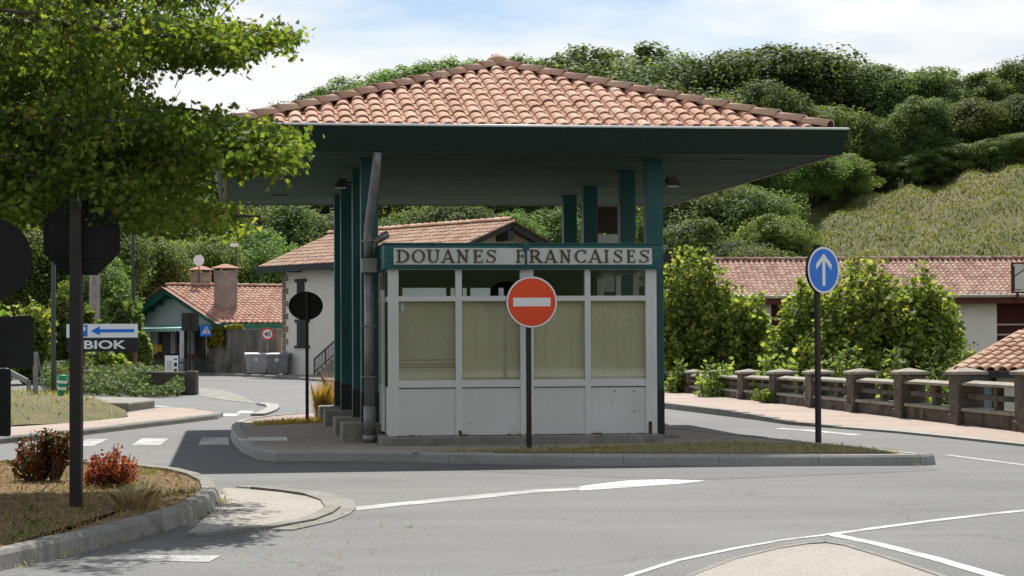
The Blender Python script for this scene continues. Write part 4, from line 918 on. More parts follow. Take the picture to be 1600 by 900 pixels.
# terrace awning, posts
aw = MB(); n_ = 26; ay0, ay1 = -4.6, 5.0
aw.add([(gx-.01, ay0, 2.22), (gx-.01, ay1, 2.22), (-1.3, ay1, 2.06), (-1.3, ay0, 2.06), (gx-.01, ay0, 2.19), (gx-.01, ay1, 2.19), (-1.3, ay1, 2.03), (-1.3, ay0, 2.03)], [(0, 1, 2, 3), (7, 6, 5, 4), (3, 2, 6, 7)])
for k in range(n_):
    ya = ay0+(ay1-ay0)*k/n_; yb_ = ya+(ay1-ay0)/n_; m_ = (ya+yb_)/2
    aw.extr([(-1.3, ya, 2.05), (-1.3, yb_, 2.05), (-1.3, yb_-.03, 1.93), (-1.3, m_, 1.88), (-1.3, ya+.03, 1.93)], (.015, 0, 0))
aw.build('awning', 'awning', ca)
ps = MB()
for yy in (-4.5, -.9, 2.0, 4.9): ps.box(-1.25, -1.11, yy-.07, yy+.07, 0, 2.04)
ps.build('awning_post', 'render_cool', ca)
def cl(px, Zd, h=0):
    p = AT(px, 560, Zd); return Vector((p.x, p.y, h))
def table(px, Zd, lab):
    t = thing('terrace_table', lab, 'table', cl(px, Zd), T2, 'tables on the cottage terrace')
    MB().box(-.6, .6, -.4, .4, .71, .75).build('tabletop', 'furniture', t)
    for sx in (-1, 1):
        for sy in (-1, 1): MB().box(sx*.54-.03, sx*.54+.03, sy*.34-.03, sy*.34+.03, 0, .708).build('leg', 'furniture', t)
def chair(px, Zd, rz, lab):
    t = thing('terrace_chair', lab, 'chair', cl(px, Zd), rz, 'chairs on the cottage terrace')
    MB().box(-.22, .22, -.22, .22, .43, .47).build('seat', 'furniture', t)
    b = MB(); b.box(-.22, .22, .20, .24, .62, .92)
    for sx in (-1, 1): b.box(sx*.2-.02, sx*.2+.02, .20, .24, .472, .62)
    b.build('backrest', 'furniture', t)
    for sx in (-1, 1):
        for sy in (-1, 1): MB().box(sx*.19-.02, sx*.19+.02, sy*.19-.02, sy*.19+.02, 0, .428).build('leg', 'furniture', t)
table(257, 93.5, 'dark red terrace table under the awning, left of the white post'); table(310, 92.0, 'dark red terrace table near the blue pedestrian sign')
chair(246, 92.5, rad(30), 'dark red chair at the left end of the terrace'); chair(268, 94.2, rad(200), 'dark red chair behind the white menu board'); chair(303, 91.2, rad(20), 'dark red chair just right of the dark sign back'); chair(319, 93.0, rad(190), 'dark red chair beside the grey wall end of the terrace')
fe = thing('terrace_fence', 'low dark slatted fence along the cottage terrace', 'fence', tuple(G(272, 588.5)), rad(17))
for k in range(24): pass
m = MB()
for k in range(34): m.box(-1.0+k*.08, -1.0+k*.08+.035, -.012, .012, .05, .72+.03*(k % 3))
m.build('slat', 'dark_timber', fe); m = MB(); m.box(-1.02, 1.72, .013, .045, .18, .24); m.box(-1.02, 1.72, .013, .045, .55, .61); m.build('fence_rail', 'dark_timber', fe)
yb_ = thing('yellow_box', 'small yellow box on the terrace against the cottage front', 'box', cl(247, 93.0, 0), T2)
m = MB(); m.box(-.04, .04, -.04, .04, 0, 1.0); m.build('stand', 'dark_metal', yb_); m = MB(); m.box(-.14, .14, -.12, .12, 1.0, 1.32); m.build('case', 'yellow', yb_, bevel=.01)
mn = thing('menu_board', 'white menu board with small pictures in front of the terrace', 'sign board', tuple(G(268, 590.0)), rad(8))
p_ = G(268, 590); Zm = p_.y; sc = Zm/FPX
m = MB(); m.extr([(-.27, -.02, .0), (.27, -.02, .0), (.27, .12, .9), (-.27, .12, .9)], (0, .03, 0)); m.build('front_panel', 'sign_white', mn)
m = MB(); m.extr([(-.27, .30, .0), (.27, .30, .0), (.27, .16, .9), (-.27, .16, .9)], (0, .03, 0)); m.build('rear_panel', 'sign_white', mn)
m = MB()
tl = lambda z: -.02+.14*z/.9-.004
for z, h in ((.72, .06), (.45, .16), (.22, .14)): m.extr([(.10, tl(z), z), (.22, tl(z), z), (.22, tl(z+h), z+h), (.10, tl(z+h), z+h)], (0, .003, 0))
for k in range(7): m.extr([(-.2, tl(.3+k*.06), .3+k*.06), (.02, tl(.3+k*.06), .3+k*.06), (.02, tl(.315+k*.06), .315+k*.06), (-.2, tl(.315+k*.06), .315+k*.06)], (0, .003, 0))
m.build('menu_print', 'dark_metal', mn)
# grey garden wall with ivy, bins
ga, gb = G(326, 585.5), G(431, 588.3)
gdir = (gb-ga); gl_ = gdir.length; gw = thing('garden_wall', 'streaked grey rendered wall behind the two wheeled bins', 'wall', tuple(ga), math.atan2(gdir.y, gdir.x))
MB().box(0, gl_, 0, .25, 0, 1.93).build('wall_body', 'grey_wall', gw); MB().box(-.02, gl_+.02, -.03, .28, 1.932, 1.99).build('coping', 'concrete', gw)
def wbin(px0, px1, pyb, lab, mat, rz):
    p = G((px0+px1)/2, pyb); wd = (px1-px0)*p.y/FPX; t = thing('wheeled_bin', lab, 'bin', tuple(p), rz, 'wheeled bins at the grey wall')
    h = .98; b = MB(); b0, b1 = wd/2*.84, wd/2*.98
    b.add([(-b0, -.30, .14), (b0, -.30, .14), (b0, .30, .14), (-b0, .30, .14), (-b1, -.38, h-.10), (b1, -.38, h-.10), (b1, .38, h-.10), (-b1, .38, h-.10)], [(3, 2, 1, 0), (4, 5, 6, 7), (0, 1, 5, 4), (1, 2, 6, 5), (2, 3, 7, 6), (3, 0, 4, 7)])
    b.box(-b1-.03, b1+.03, -.41, -.36, h-.17, h-.105); b.box(-b1-.05, -b1-.004, -.2, .2, h-.24, h-.16); b.box(b1+.004, b1+.05, -.2, .2, h-.24, h-.16)
    for k in (-1, 0, 1): b.box(k*b0*.6-.015, k*b0*.6+.015, -.355, -.31, .2, .72)
    b.build('bin_body', mat, t, bevel=.02)
    l = MB(); l.extr([(-b1-.04, -.42, h-.10), (-b1-.04, -.40, h-.04), (-b1-.04, -.1, h+.02), (-b1-.04, .3, h), (-b1-.04, .42, h-.06), (-b1-.04, .42, h-.10)], (2*b1+.08, 0, 0)); l.build('lid', mat, t, bevel=.01)
    s_ = MB(); s_.box(-.10, .06, -.395, -.375, .62, .78); s_.build('sticker', 'board', t)
    for sx in (-1, 1):
        for sy in (-1, 1): MB().tube([(sx*b0*.8-.02, sy*.24, .075), (sx*b0*.8+.02, sy*.24, .075)], .075, 10).build('wheel', 'rubber', t)
wbin(384, 419, 588.2, 'pale grey wheeled bin with worn lid, left of the pair by the wall', 'bin_plastic', rad(3)); wbin(418, 453, 589.2, 'darker grey wheeled bin beside the white house corner', 'bin_dark', rad(-4))
# ------------------------------------------------------------ long roadside building on the right
lb = thing('roadside_building', 'long low building with brown tiled roof, dark red fascia and white wall', 'building', (AT(1120, 460, 80).x, 80, 0))
LBW = 22.0; ER = 3.12; RR = 4.62
s3 = tile_slope(LBW, 4.2, (RR-ER)/4.2, per=.212, row=.33, amp=.058, npts=4)
s4 = xform(s3, Matrix.Translation((LBW, 8.4, ER)) @ Matrix.Rotation(rad(180), 4, 'Z'))
merge(xform(s3, Matrix.Translation((0, 0, ER))), s4).build('roof', 'tile_brown', lb)
hip_run((-.1, 4.2, RR+.05), (LBW, 4.2, RR+.05), .42, .12).build('ridge_tiles', 'tile_brown', lb, smooth=True)
gm_ = MB(); gm_.tube([(0, -.05, ER-.04), (LBW, -.05, ER-.04)], .075, 8); gm_.build('gutter', 'gutter', lb)
fm = MB(); fm.box(0, LBW, .03, .08, ER-.33, ER-.05); fm.box(0, LBW, .08, .75, ER-.33, ER-.29); fm.build('fascia', 'red_timber', lb)
lx0 = AT(1120, 460, 80).x; lxp = lambda px: AT(px, 490, 80.7).x-lx0
wm_ = MB(); wm_.box(.3, lxp(1205), .75, 1.0, -1.4, ER-.29); wm_.box(lxp(1235), lxp(1558), .75, 1.0, -1.4, ER-.29); wm_.box(lxp(1640), LBW, .75, 1.0, -1.4, ER-.29)
wm_.box(.3, .55, 1.0, 7.6, -1.4, ER-.1); wm_.box(LBW-.5, LBW-.25, 1.0, 7.6, -1.4, ER-.1); wm_.box(.55, LBW-.5, 7.4, 7.6, -1.4, ER-.1); wm_.build('wall', 'render_white', lb)
rc = MB(); rc.box(lxp(1558)+.02, lxp(1640)-.02, 1.6, 1.66, -1.4, ER-.30); rc.build('dark_recess', 'red_timber', lb); MB().box(lxp(1205)+.02, lxp(1235)-.02, 1.3, 1.35, -1.4, ER-.3).build('dark_recess', 'red_timber', lb)
rb = MB(); zr_ = AT(1580, 507, 80.7).z; rb.box(lxp(1558)+.02, lxp(1640)-.02, .80, .86, zr_-.03, zr_+.03); rb.build('recess_rail', 'gutter', lb); MB().box(lxp(1558)+.02, lxp(1640)-.02, .80, .86, zr_-.42, zr_-.36).build('recess_rail', 'gutter', lb)
bb_ = thing('roof_signboard', 'white signboard with black line drawing at the tiled roof edge', 'sign board', (AT(1581, 434, 79.75).x, 79.75, 0))
zt_, zb_ = AT(1581, 411, 79.75).z, AT(1581, 457, 79.75).z
MB().box(.06, 2.2, 0, .06, zb_+.03, zt_-.03).build('panel', 'board', bb_)
m = MB(); m.box(-.02, .06, -.02, .07, zb_-.03, zt_+.03); m.box(2.2, 2.28, -.02, .07, zb_-.03, zt_+.03); m.box(.06, 2.2, -.02, .07, zt_-.03, zt_+.03); m.box(.06, 2.2, -.02, .07, zb_-.03, zb_+.03); m.build('frame', 'red_timber', bb_)
m = MB(); q = lambda px: (px-1581)*79.75/FPX; zz2 = lambda py: AT(1581, py, 79.75).z
m.box(q(1583.2), q(1585.6), -.006, .0, zz2(454.5), zz2(415.5)); m.extr([(q(1585), -.006, zz2(431)), (q(1602), -.006, zz2(419)), (q(1602), -.006, zz2(421)), (q(1585), -.006, zz2(433))], (0, .006, 0)); m.box(q(1586), q(1596), -.006, 0, zz2(453.3), zz2(452))
m.box(q(1600), q(1630), -.006, 0, zz2(453.3), zz2(451)); m.extr([(q(1602), -.006, zz2(419)), (q(1640), -.006, zz2(437)), (q(1640), -.006, zz2(439)), (q(1602), -.006, zz2(421))], (0, .006, 0)); m.build('line_drawing', 'sign_black', bb_)
m = MB(); m.box(.2, .28, .07, .6, zb_-.3, zb_+.3); m.box(1.9, 1.98, .07, .6, zb_-.3, zb_+.3); m.build('board_bracket', 'red_timber', bb_)
# shed below the balustrade
C0 = AT(1489, 578, 45.0); ex = Vector((.77, -.64, 0)).normalized(); ey = Vector((.64, .77, 0)).normalized()
sh = thing('riverside_shed', 'low white shed with uneven weathered tiled roof just beyond the balustrade', 'shed', (C0.x, C0.y, -1.4), math.atan2(ex.y, ex.x))
eh = C0.z+1.4
s5 = tile_slope(5.0, 3.6, .25, per=.26, row=.36, amp=.07, npts=5)
xform(s5, Matrix.Translation((0, 0, eh))).build('roof', 'tile_house', sh)
fm = MB(); fm.box(.05, 4.95, .02, .07, eh-.16, eh-.04); fm.box(.05, 4.95, .07, .35, eh-.16, eh-.13); fm.extr([(.04, .05, eh-.04), (.04, 3.6, eh+.86), (.04, 3.6, eh+.72), (.04, .05, eh-.18)], (.05, 0, 0)); fm.build('fascia', 'dark_timber', sh)
wm_ = MB(); wm_.box(.3, 4.8, .35, .55, 0, eh-.13); wm_.box(.3, .5, .55, 3.4, 0, eh+.0); wm_.box(.3, 4.8, 3.4, 3.55, 0, eh+.6); wm_.build('wall', 'render_white', sh)
so0 = Vector((C0.x, C0.y, -1.4))+ey*.35
def shl(px, py):
    p = PL(px, py, so0, ey)-so0; return p.dot(ex), p.z
xa, zt_ = shl(1529, 592); xb, zb_ = shl(1551, 650)
MB().box(xa, xb, .31, .348, zt_-2.0, zt_).build('door', 'shed_door', sh)
xa, zt_ = shl(1551, 589); MB().box(xa, xa+.09, .29, .347, zt_-2, zt_+.05).build('door_post', 'dark_timber', sh)
# ------------------------------------------------------------ stone balustrade
ba = thing('stone_balustrade', 'weathered stone balustrade with capped pillars along the right pavement', 'balustrade', tuple(Q0), YAW)
SP = 3.0/math.cos(YAW)
def hk(k): return .98-.047*(k-0)
ks = list(range(-3, 11))
for k in ks:
    h = hk(k); v = k*SP; hw2 = .235
    p = MB(); p.box(-hw2+.1, hw2+.1, v-hw2, v+hw2, -.25, h-.10); p.box(-hw2+.075, hw2+.125, v-hw2-.025, v+hw2+.025, -.25, .20)
    po = p.build('pillar', 'bal_stone', ba, bevel=.012)
    c = MB(); o2 = hw2+.055; zc = h-.10
    c.add([(-o2+.1, v-o2, zc+.001), (o2+.1, v-o2, zc+.001), (o2+.1, v+o2, zc+.001), (-o2+.1, v+o2, zc+.001), (-o2+.1, v-o2, zc+.055), (o2+.1, v-o2, zc+.055), (o2+.1, v+o2, zc+.055), (-o2+.1, v+o2, zc+.055), (.1, v, zc+.125)], [(3, 2, 1, 0), (0, 1, 5, 4), (1, 2, 6, 5), (2, 3, 7, 6), (3, 0, 4, 7), (4, 5, 8), (5, 6, 8), (6, 7, 8), (7, 4, 8)])
    c.build('pillar_cap', 'bal_cap', po, bevel=.008)
    if k == ks[-1]: continue
    a, b = v+hw2+.026, v+SP-hw2-.026; h2 = hk(k+.5)
    m = MB(); m.box(-.05, .25, a, b, -.25, h2*.26); m.build('base_wall', 'bal_stone', ba, bevel=.01)
    m = MB(); m.box(-.10, .30, a, b, h2*.26+.001, h2*.26+.06); m.build('coping', 'bal_cap', ba, bevel=.012)
    m = MB(); m.extr([(-.08, a, h2*.70), (.28, a, h2*.70), (.28, a, h2*.70+.045), (.1, a, h2*.70+.085), (-.08, a, h2*.70+.045)], (0, b-a, 0)); m.build('top_rail', 'bal_cap', ba)
    m = MB(); m.box(.02, .18, a, b, h2*.47, h2*.47+.085); m.build('middle_rail', 'bal_stone', ba)
    m = MB(); md = (a+b)/2; m.box(.04, .16, md-.09, md+.09, h2*.26+.062, h2*.47-.001); m.box(.04, .16, md-.09, md+.09, h2*.47+.086, h2*.70-.001); m.build('baluster', 'bal_stone', ba)
# ------------------------------------------------------------ road signs
def post(t, h, w=.06, mat='post_brown', r=False, z0=0, y=0, x=0):
    m = MB()
    if r: m.tube([(x, y, z0), (x, y, h)], w/2, 12)
    else: m.box(x-w/2, x+w/2, y-w*.4, y+w*.4, z0, h)
    return m.build('pole', mat, t, bevel=0 if r else .004, smooth=r)
def zat(px, py, Y): return AT(px, py, Y).z
# no entry
b = G(827.5, 700, .12); Y = b.y; zc = zat(832, 472, Y)-b.z; rr = 40.5*Y/FPX; dx = 4.5*Y/FPX
ne = thing('no_entry_sign', 'round red no-entry sign with white bar on a dark pole before the booth', 'road sign', tuple(b), rad(7))
post(ne, zc+rr*.8, .066, y=.055)
pl = MB(); pl.disc((dx, zc), rr, rr, -.010, .020, 56); pl = pl.build('sign_plate', 'dark_metal', ne)
m = MB(); m.ring((dx, zc), (rr*.925, rr*.925), (rr*.985, rr*.985), -.014, -.0105, 56); m.build('white_rim', 'sign_white', pl)
m = MB(); m.disc((dx, zc), rr*.923, rr*.923, -.0135, -.0105, 56); m.build('red_face', 'sign_red', pl)
m = MB(); m.box(dx-rr*.725, dx+rr*.725, -.0170, -.0138, zc-rr*.165, zc+rr*.165); m.build('white_bar', 'sign_white', pl)
m = MB()
for z in (zc-.15, zc+.15): m.box(-.05, .05+dx, .0205, .028, z-.02, z+.02); m.box(-.05, .05, .085, .095, z-.02, z+.02)
m.build('bracket', 'dark_metal', ne)
# blue ahead-only
b = G(1284, 692.5, .12); Y = b.y; zc = zat(1290, 422, Y)-b.z; rr = 37.0*Y/FPX; dx = 6*Y/FPX
bl = thing('ahead_only_sign', 'round blue sign with white upward arrow on a dark pole at the right', 'road sign', tuple(b), rad(40))
post(bl, zc+rr*1.08, .070, y=.06)
pl = MB(); pl.disc((dx, zc), rr, rr, -.012, .030, 56); pl = pl.build('sign_plate', 'dark_metal', bl)
m = MB(); m.ring((dx, zc), (rr*.90, rr*.90), (rr*.985, rr*.985), -.016, -.0125, 56); m.build('white_rim', 'sign_white', pl)
m = MB(); m.disc((dx, zc), rr*.898, rr*.898, -.0155, -.0125, 56); m.build('blue_face', 'sign_blue', pl)
m = MB(); aw_ = .088*rr; m.box(dx-aw_, dx+aw_, -.019, -.0158, zc-rr*.66, zc+rr*.44)
m.plate([(dx, zc+rr*.70), (dx+.50*rr, zc+.24*rr), (dx+.46*rr, zc+.02*rr), (dx, zc+rr*.47)], -.0192, -.0158); m.plate([(dx, zc+rr*.47), (dx-.46*rr, zc+.02*rr), (dx-.50*rr, zc+.24*rr), (dx, zc+rr*.70)], -.0194, -.0158); m.build('white_arrow', 'sign_white', pl)
m = MB(); m.box(-.05, .05, .02, .10, zc+rr*1.02, zc+rr*1.09); m.build('top_bracket', 'dark_metal', bl)
# octagonal sign seen from behind
b = G(119.5, 792, .10); Y = b.y; k_ = Y/FPX; zc = zat(126, 370, Y)-b.z; ro = 59.5*k_/math.cos(rad(22.5))
oc = thing('stop_sign', 'octagonal sign seen from its dark back on a thick post in the planting bed', 'road sign', tuple(b), rad(2))
MB().box(-.050, .050, -.07, .055, -.05, zc+.34).build('pole', 'post_brown', oc, bevel=.004)
dx = 6*k_
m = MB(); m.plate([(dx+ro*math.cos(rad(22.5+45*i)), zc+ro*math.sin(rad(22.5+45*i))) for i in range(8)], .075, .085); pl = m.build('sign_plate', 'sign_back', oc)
m = MB(); r2 = ro*1.004
pts = [(dx+r2*math.cos(rad(22.5+45*i)), zc+r2*math.sin(rad(22.5+45*i))) for i in range(8)]; pin = [(dx+r2*.93*math.cos(rad(22.5+45*i)), zc+r2*.93*math.sin(rad(22.5+45*i))) for i in range(8)]
for i in range(8):
    j = (i+1) % 8; m.add([(pts[i][0], .060, pts[i][1]), (pts[j][0], .060, pts[j][1]), (pts[j][0], .0865, pts[j][1]), (pts[i][0], .0865, pts[i][1]), (pin[i][0], .060, pin[i][1]), (pin[j][0], .060, pin[j][1])], [(0, 1, 2, 3), (1, 0, 4, 5)])
m.build('folded_rim', 'sign_back', pl)
m = MB()
for z in (zc-.16, zc+.16): m.box(dx-.2, dx+.2, .056, .074, z-.02, z+.02)
m.build('bracket', 'sign_back', oc)
# sign cluster at the left frame edge
b = G(-26, 797, .10); Y = b.y; k_ = Y/FPX
ls = thing('sign_cluster', 'dark backs of a round and two rectangular signs stacked at the left edge', 'road sign', tuple(b), rad(-5))
post(ls, zat(-20, 345, Y)-b.z, .10)
def lz(py): return zat(-10, py, Y)-b.z
lxk = lambda px: (px+26)*k_
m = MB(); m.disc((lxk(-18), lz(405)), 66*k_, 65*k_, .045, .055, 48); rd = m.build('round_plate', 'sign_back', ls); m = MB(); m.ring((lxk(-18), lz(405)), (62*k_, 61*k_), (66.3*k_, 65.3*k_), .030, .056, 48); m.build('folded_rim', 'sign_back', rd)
def rrect(x0, x1, z0, z1, r, n=4):
    o = []
    for cx_, cz_, a in ((x1-r, z1-r, 0), (x0+r, z1-r, 90), (x0+r, z0+r, 180), (x1-r, z0+r, 270)): o += [(cx_+r*math.cos(rad(a+90*i/n)), cz_+r*math.sin(rad(a+90*i/n))) for i in range(n+1)]
    return o
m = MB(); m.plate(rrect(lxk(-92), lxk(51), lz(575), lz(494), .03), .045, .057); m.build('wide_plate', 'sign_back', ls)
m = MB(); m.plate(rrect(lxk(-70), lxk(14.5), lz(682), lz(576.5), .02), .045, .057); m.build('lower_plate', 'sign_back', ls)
m = MB()
for py in (380, 430, 515, 555, 600, 655): m.box(-.16, .16, .0405, .0445, lz(py)-.015, lz(py)+.015)
m.build('bracket', 'sign_back', ls)
# round sign from behind, by the columns
b = G(480, 660, .12); Y = b.y; k_ = Y/FPX; zc = zat(478, 478, Y)-b.z
rs_ = thing('round_sign_back', 'dark round sign seen from behind on a thin pole left of the columns', 'road sign', tuple(b), rad(0))
post(rs_, zc+.25, .055); m = MB(); m.disc((-2*k_, zc), 26.8*k_, 22.3*k_, .024, .034, 40); pl = m.build('sign_plate', 'sign_back', rs_)
m = MB(); m.ring((-2*k_, zc), (24.8*k_, 20.3*k_), (26.9*k_, 22.4*k_), .012, .0345, 40); m.build('folded_rim', 'sign_back', pl)
# rectangular sign back near the stone block
b = G(297, 613, 0); Y = b.y; k_ = Y/FPX; zc = zat(297, 502.5, Y)
rq = thing('square_sign_back', 'dark square sign seen from behind on a pole by the stone wall end', 'road sign', tuple(b), rad(0))
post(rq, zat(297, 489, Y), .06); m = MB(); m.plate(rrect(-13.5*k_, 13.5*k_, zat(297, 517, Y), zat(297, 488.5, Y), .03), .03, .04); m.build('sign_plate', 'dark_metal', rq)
# pedestrian crossing sign
b = G(322.5, 586.0); Y = b.y; k_ = Y/FPX; z0, z1 = zat(322, 525.5, Y), zat(322, 508.5, Y); hw3 = 9.7*k_
pc = thing('crossing_sign', 'small blue square pedestrian crossing sign with white triangle', 'road sign', tuple(b), 0.0)
post(pc, z1-.05, .06, 'galv', True, y=.05); m = MB(); m.plate(rrect(-hw3, hw3, z0, z1, .03), 0, .012); pl = m.build('sign_plate', 'sign_blue', pc)
zm = z0+.10; m = MB(); m.plate([(-hw3*.72, zm), (hw3*.72, zm), (0, z1-.03)], -.004, -.0005); m.build('white_triangle', 'sign_white', pl)
m = MB(); hh = z1-zm; m.disc((0.0, zm+hh*.62), .030, .030, -.008, -.0045, 10); m.plate([(-.03, zm+hh*.34), (.03, zm+hh*.34), (.035, zm+hh*.54), (-.02, zm+hh*.54)], -.0080, -.0045); m.plate([(-.03, zm+hh*.36), (.0, zm+hh*.36), (-.06, zm+.03), (-.09, zm+.03)], -.0083, -.0045); m.plate([(0, zm+hh*.36), (.03, zm+hh*.36), (.09, zm+.03), (.06, zm+.03)], -.0086, -.0045)
for k in range(4): m.box(-.15+k*.085, -.10+k*.085, -.0078, -.0045, zm+.008, zm+.028)
m.build('walking_figure', 'sign_black', pl)
# speed limit 40
b = G(418, 588.4); Y = b.y-.6; b = Vector((b.x*Y/b.y, Y, 0)); k_ = Y/FPX; zc = zat(418, 522, Y); rr = 9.9*k_
s4_ = thing('speed_limit_sign', 'round white and red speed limit 40 sign between the bins', 'road sign', tuple(b), 0.0)
post(s4_, zc+rr*.6, .06, 'galv', True, y=.05); m = MB(); m.disc((0, zc), rr, rr, 0, .012, 32); pl = m.build('sign_plate', 'sign_red', s4_)
m = MB(); m.disc((0, zc), rr*.74, rr*.74, -.004, -.0005, 32); m.build('white_face', 'sign_white', pl)
shift(text_mb('40', rr*.72, .004, 1.0, .02), (0, -.0065, zc-rr*.36)).build('numerals', 'sign_black', pl)
# parking direction sign
bR = G(211.5, 606, 0); Y = bR.y; k_ = Y/FPX; x0, x1 = (104-211.5)*k_, (215.3-211.5)*k_
z = lambda py: zat(170, py, Y)
pk = thing('direction_sign', 'parking direction board with blue arrow over black BIOK panel on brown posts', 'sign', tuple(bR), 0.0)
for px in (211.0, 130.0): MB().box((px-211.5)*k_-.055, (px-211.5)*k_+.055, .03, .13, 0, z(508)).build('wood_post', 'wood_post', pk)
w_ = MB().box(x0, x1, -.01, .028, z(527.5), z(506)).build('arrow_panel', 'sign_white', pk)
d_ = MB().box(x0, x1, -.012, .028, z(549.5), z(527.8)).build('name_panel', 'sign_black', pk)
q = lambda px: (px-211.5)*k_
m = MB(); m.plate([(q(142), z(517)), (q(156), z(509.5)), (q(156), z(514.3)), (q(210), z(514.3)), (q(210), z(519.5)), (q(156), z(519.5)), (q(156), z(524))], -.014, -.0105); m.build('blue_arrow', 'sign_blue', w_)
m = MB(); m.box(q(116), q(137), -.014, -.0105, z(525.8), z(507.5)); ps_ = m.build('parking_square', 'sign_blue', w_)
shift(text_mb('P', 14.0*k_, .004, 1.1, .02), (q(128.8), -.0165, z(523.5))).build('letter', 'sign_white', w_)
tm = text_mb('BIOK', 13.4*k_, .004, 1.0, .025); fx = (197.0-131.5)*k_/tm.w
tm.v = [(a*fx, b_, c) for a, b_, c in tm.v]; shift(tm, (q(164.3), -.0145, z(545.2))).build('lettering', 'sign_white', d_)
# ------------------------------------------------------------ left roadside furniture
pf = [G(96, 629, .27), G(201, 629.3, .27), G(241.5, 624.6, .27), G(232, 621.5, .27), G(130, 619, .27), G(60, 619, .27)]
rw = thing('retaining_kerb_wall', 'low concrete retaining wall with rounded end beside the left pavement', 'wall', tuple(Vector((pf[1].x, pf[1].y, 0))), 0)
m = MB(); c0 = Vector((pf[1].x, pf[1].y, 0)); m.extr([(p.x-c0.x, p.y-c0.y, -.05) for p in ccw(pf)], (0, 0, .32)); m.build('wall_body', 'concrete', rw, bevel=.04, segs=3)
b = G(95.5, 626, .27); k_ = b.y/FPX
bo2 = thing('marker_bollard', 'green plastic marker bollard with two white bands', 'bollard', tuple(b), 0)
H_ = 40*k_; r0, r1 = 5.3*k_, 7.4*k_
m = MB(); m.tube([(0, 0, 0), (0, 0, H_*.30), (.02, 0, H_*.72), (.03, 0, H_*.96), (.03, 0, H_)], [r0, r0*1.05, r1*.97, r1, r1*.8], 16); bb3 = m.build('bollard_body', 'green_plastic', bo2, smooth=True)
m = MB()
for a, c in ((.42, .53), (.68, .78)):
    f_ = lambda s_: (r0*1.05+(r1*.97-r0*1.05)*(s_-.30)/.42 if s_ < .72 else r1)+.006
    m.tube([(.02*(a-.3)/.42, 0, H_*a), (.02*(c-.3)/.42, 0, H_*c)], [f_(a), f_(c)], 16, True)
m.build('white_band', 'sign_white', bb3, smooth=False)
def pole(name, label, px, pyb, pyt, wpx, mat, Yd=None, r=True):
    b = G(px, pyb) if Yd is None else Vector((AT(px, 560, Yd).x, Yd, 0)); t = thing(name, label, 'pole', tuple(b), 0); k = b.y/FPX; h = zat(px, pyt, b.y)-b.z
    m = MB(); w_ = wpx*k
    if r: m.tube([(0, 0, 0), (0, 0, h*.15), (0, 0, h)], [w_*.55, w_*.5, w_*.38], 12)
    else: m.box(-w_/2, w_/2, -w_*.3, w_*.3, 0, h)
    m.build('pole_shaft', mat, t, smooth=r); return t, h, k
t, h, k = pole('lamp_post', 'slim grey lamp post behind the green marker bollard', 83.5, 627, 250, 8.0, 'post_grey')
m = MB(); m.tube([(0, 0, h-.05), (.3, 0, h+.25), (.9, 0, h+.35)], .035, 8); m.build('lamp_arm', 'galv', t); m = MB(); m.extr([(.7, -.1, h+.32), (1.3, -.1, h+.36), (1.3, -.1, h+.42), (.75, -.1, h+.43)], (0, .2, 0)); m.build('lamp_head', 'galv', t)
t, h, k = pole('utility_pole', 'pale concrete utility pole with a slotted shaft behind the shrubs', 148, 0, 300, 15, 'utility', 84, False)
m = MB()
for k2 in range(12): m.box(-.07, .07, -.125, -.1205, 1.0+k2*.55, 1.35+k2*.55)
m.build('slots', 'chimney', t)
t, h, k = pole('tall_pole', 'thin dark pole rising between the left trees and the cottage', 208, 0, 240, 5.5, 'dark_metal', 88)
t, h, k = pole('dark_lamp_pole', 'dark pole with a small white lamp behind the cottage chimneys', 369, 0, 384, 3.2, 'dark_metal', 104); MB().box(-.28, .1, -.1, .1, h-.05, h+.12).build('lamp_head', 'sign_white', t)
b = G(55.5, 628, .2); k_ = b.y/FPX
cp = thing('chain_post', 'short white post with a slack chain near the guard rail', 'post', tuple(b), 0)
MB().box(-.05, .05, -.04, .04, -.1, 78*k_).build('post', 'galv', cp)
m = MB(); m.tube([(.06+.02*i+.0*i, 0, 74*k_-(i/10)**.7*(70*k_)) if i else (.05, 0, 74*k_) for i in range(11)], .014, 6); m.tube([(.05, 0, 50*k_), (.12, 0, 50*k_)], .012, 6); m.build('chain', 'galv', cp)
gr = thing('guard_rail', 'grey metal guard rail end left of the chain post', 'guard rail', tuple(G(30, 618, .1)), 0)
b = G(30, 618, .1); k_ = b.y/FPX; m = MB(); a0 = Vector((-60*k_, 1.2, 50*k_)); a1 = Vector((16*k_, -.2, 22*k_))
m.bar(a0, a1, .06, .16); m.build('rail_beam', 'galv', gr, bevel=.03, segs=2); m = MB(); m.box(.2, .3, -.05, .05, -.1, .4); m.box(-.9, -.8, .55, .65, -.1, .75); m.build('rail_post', 'galv', gr)
# low mossy wall with block end
wa, wb = G(306, 617.5), G(300, 612)
dwl = thing('low_stone_wall', 'low dark mossy stone wall ending in a square block near the side road', 'wall', tuple(G(299, 617)), rad(0))
k_ = G(299, 617).y/FPX; m = MB(); m.box(-9*k_, 8.6*k_, -.15, .35, 0, 37.5*k_); m.build('end_block', 'dark_stone', dwl, bevel=.03)
m = MB(); m.extr([(-9*k_, .0, 0), (-9*k_, .25, 0), (-4.2, 4.6, 0), (-4.2, 4.2, 0)], (0, 0, 33*k_)); m.build('wall_body', 'dark_stone', dwl)
m = MB(); m.extr([(-9*k_-.01, -.04, 33*k_+.002), (-9*k_-.01, .29, 33*k_+.002), (-4.2, 4.64, 33*k_+.002), (-4.2, 4.16, 33*k_+.002)], (0, 0, .05)); m.build('coping', 'concrete', dwl)
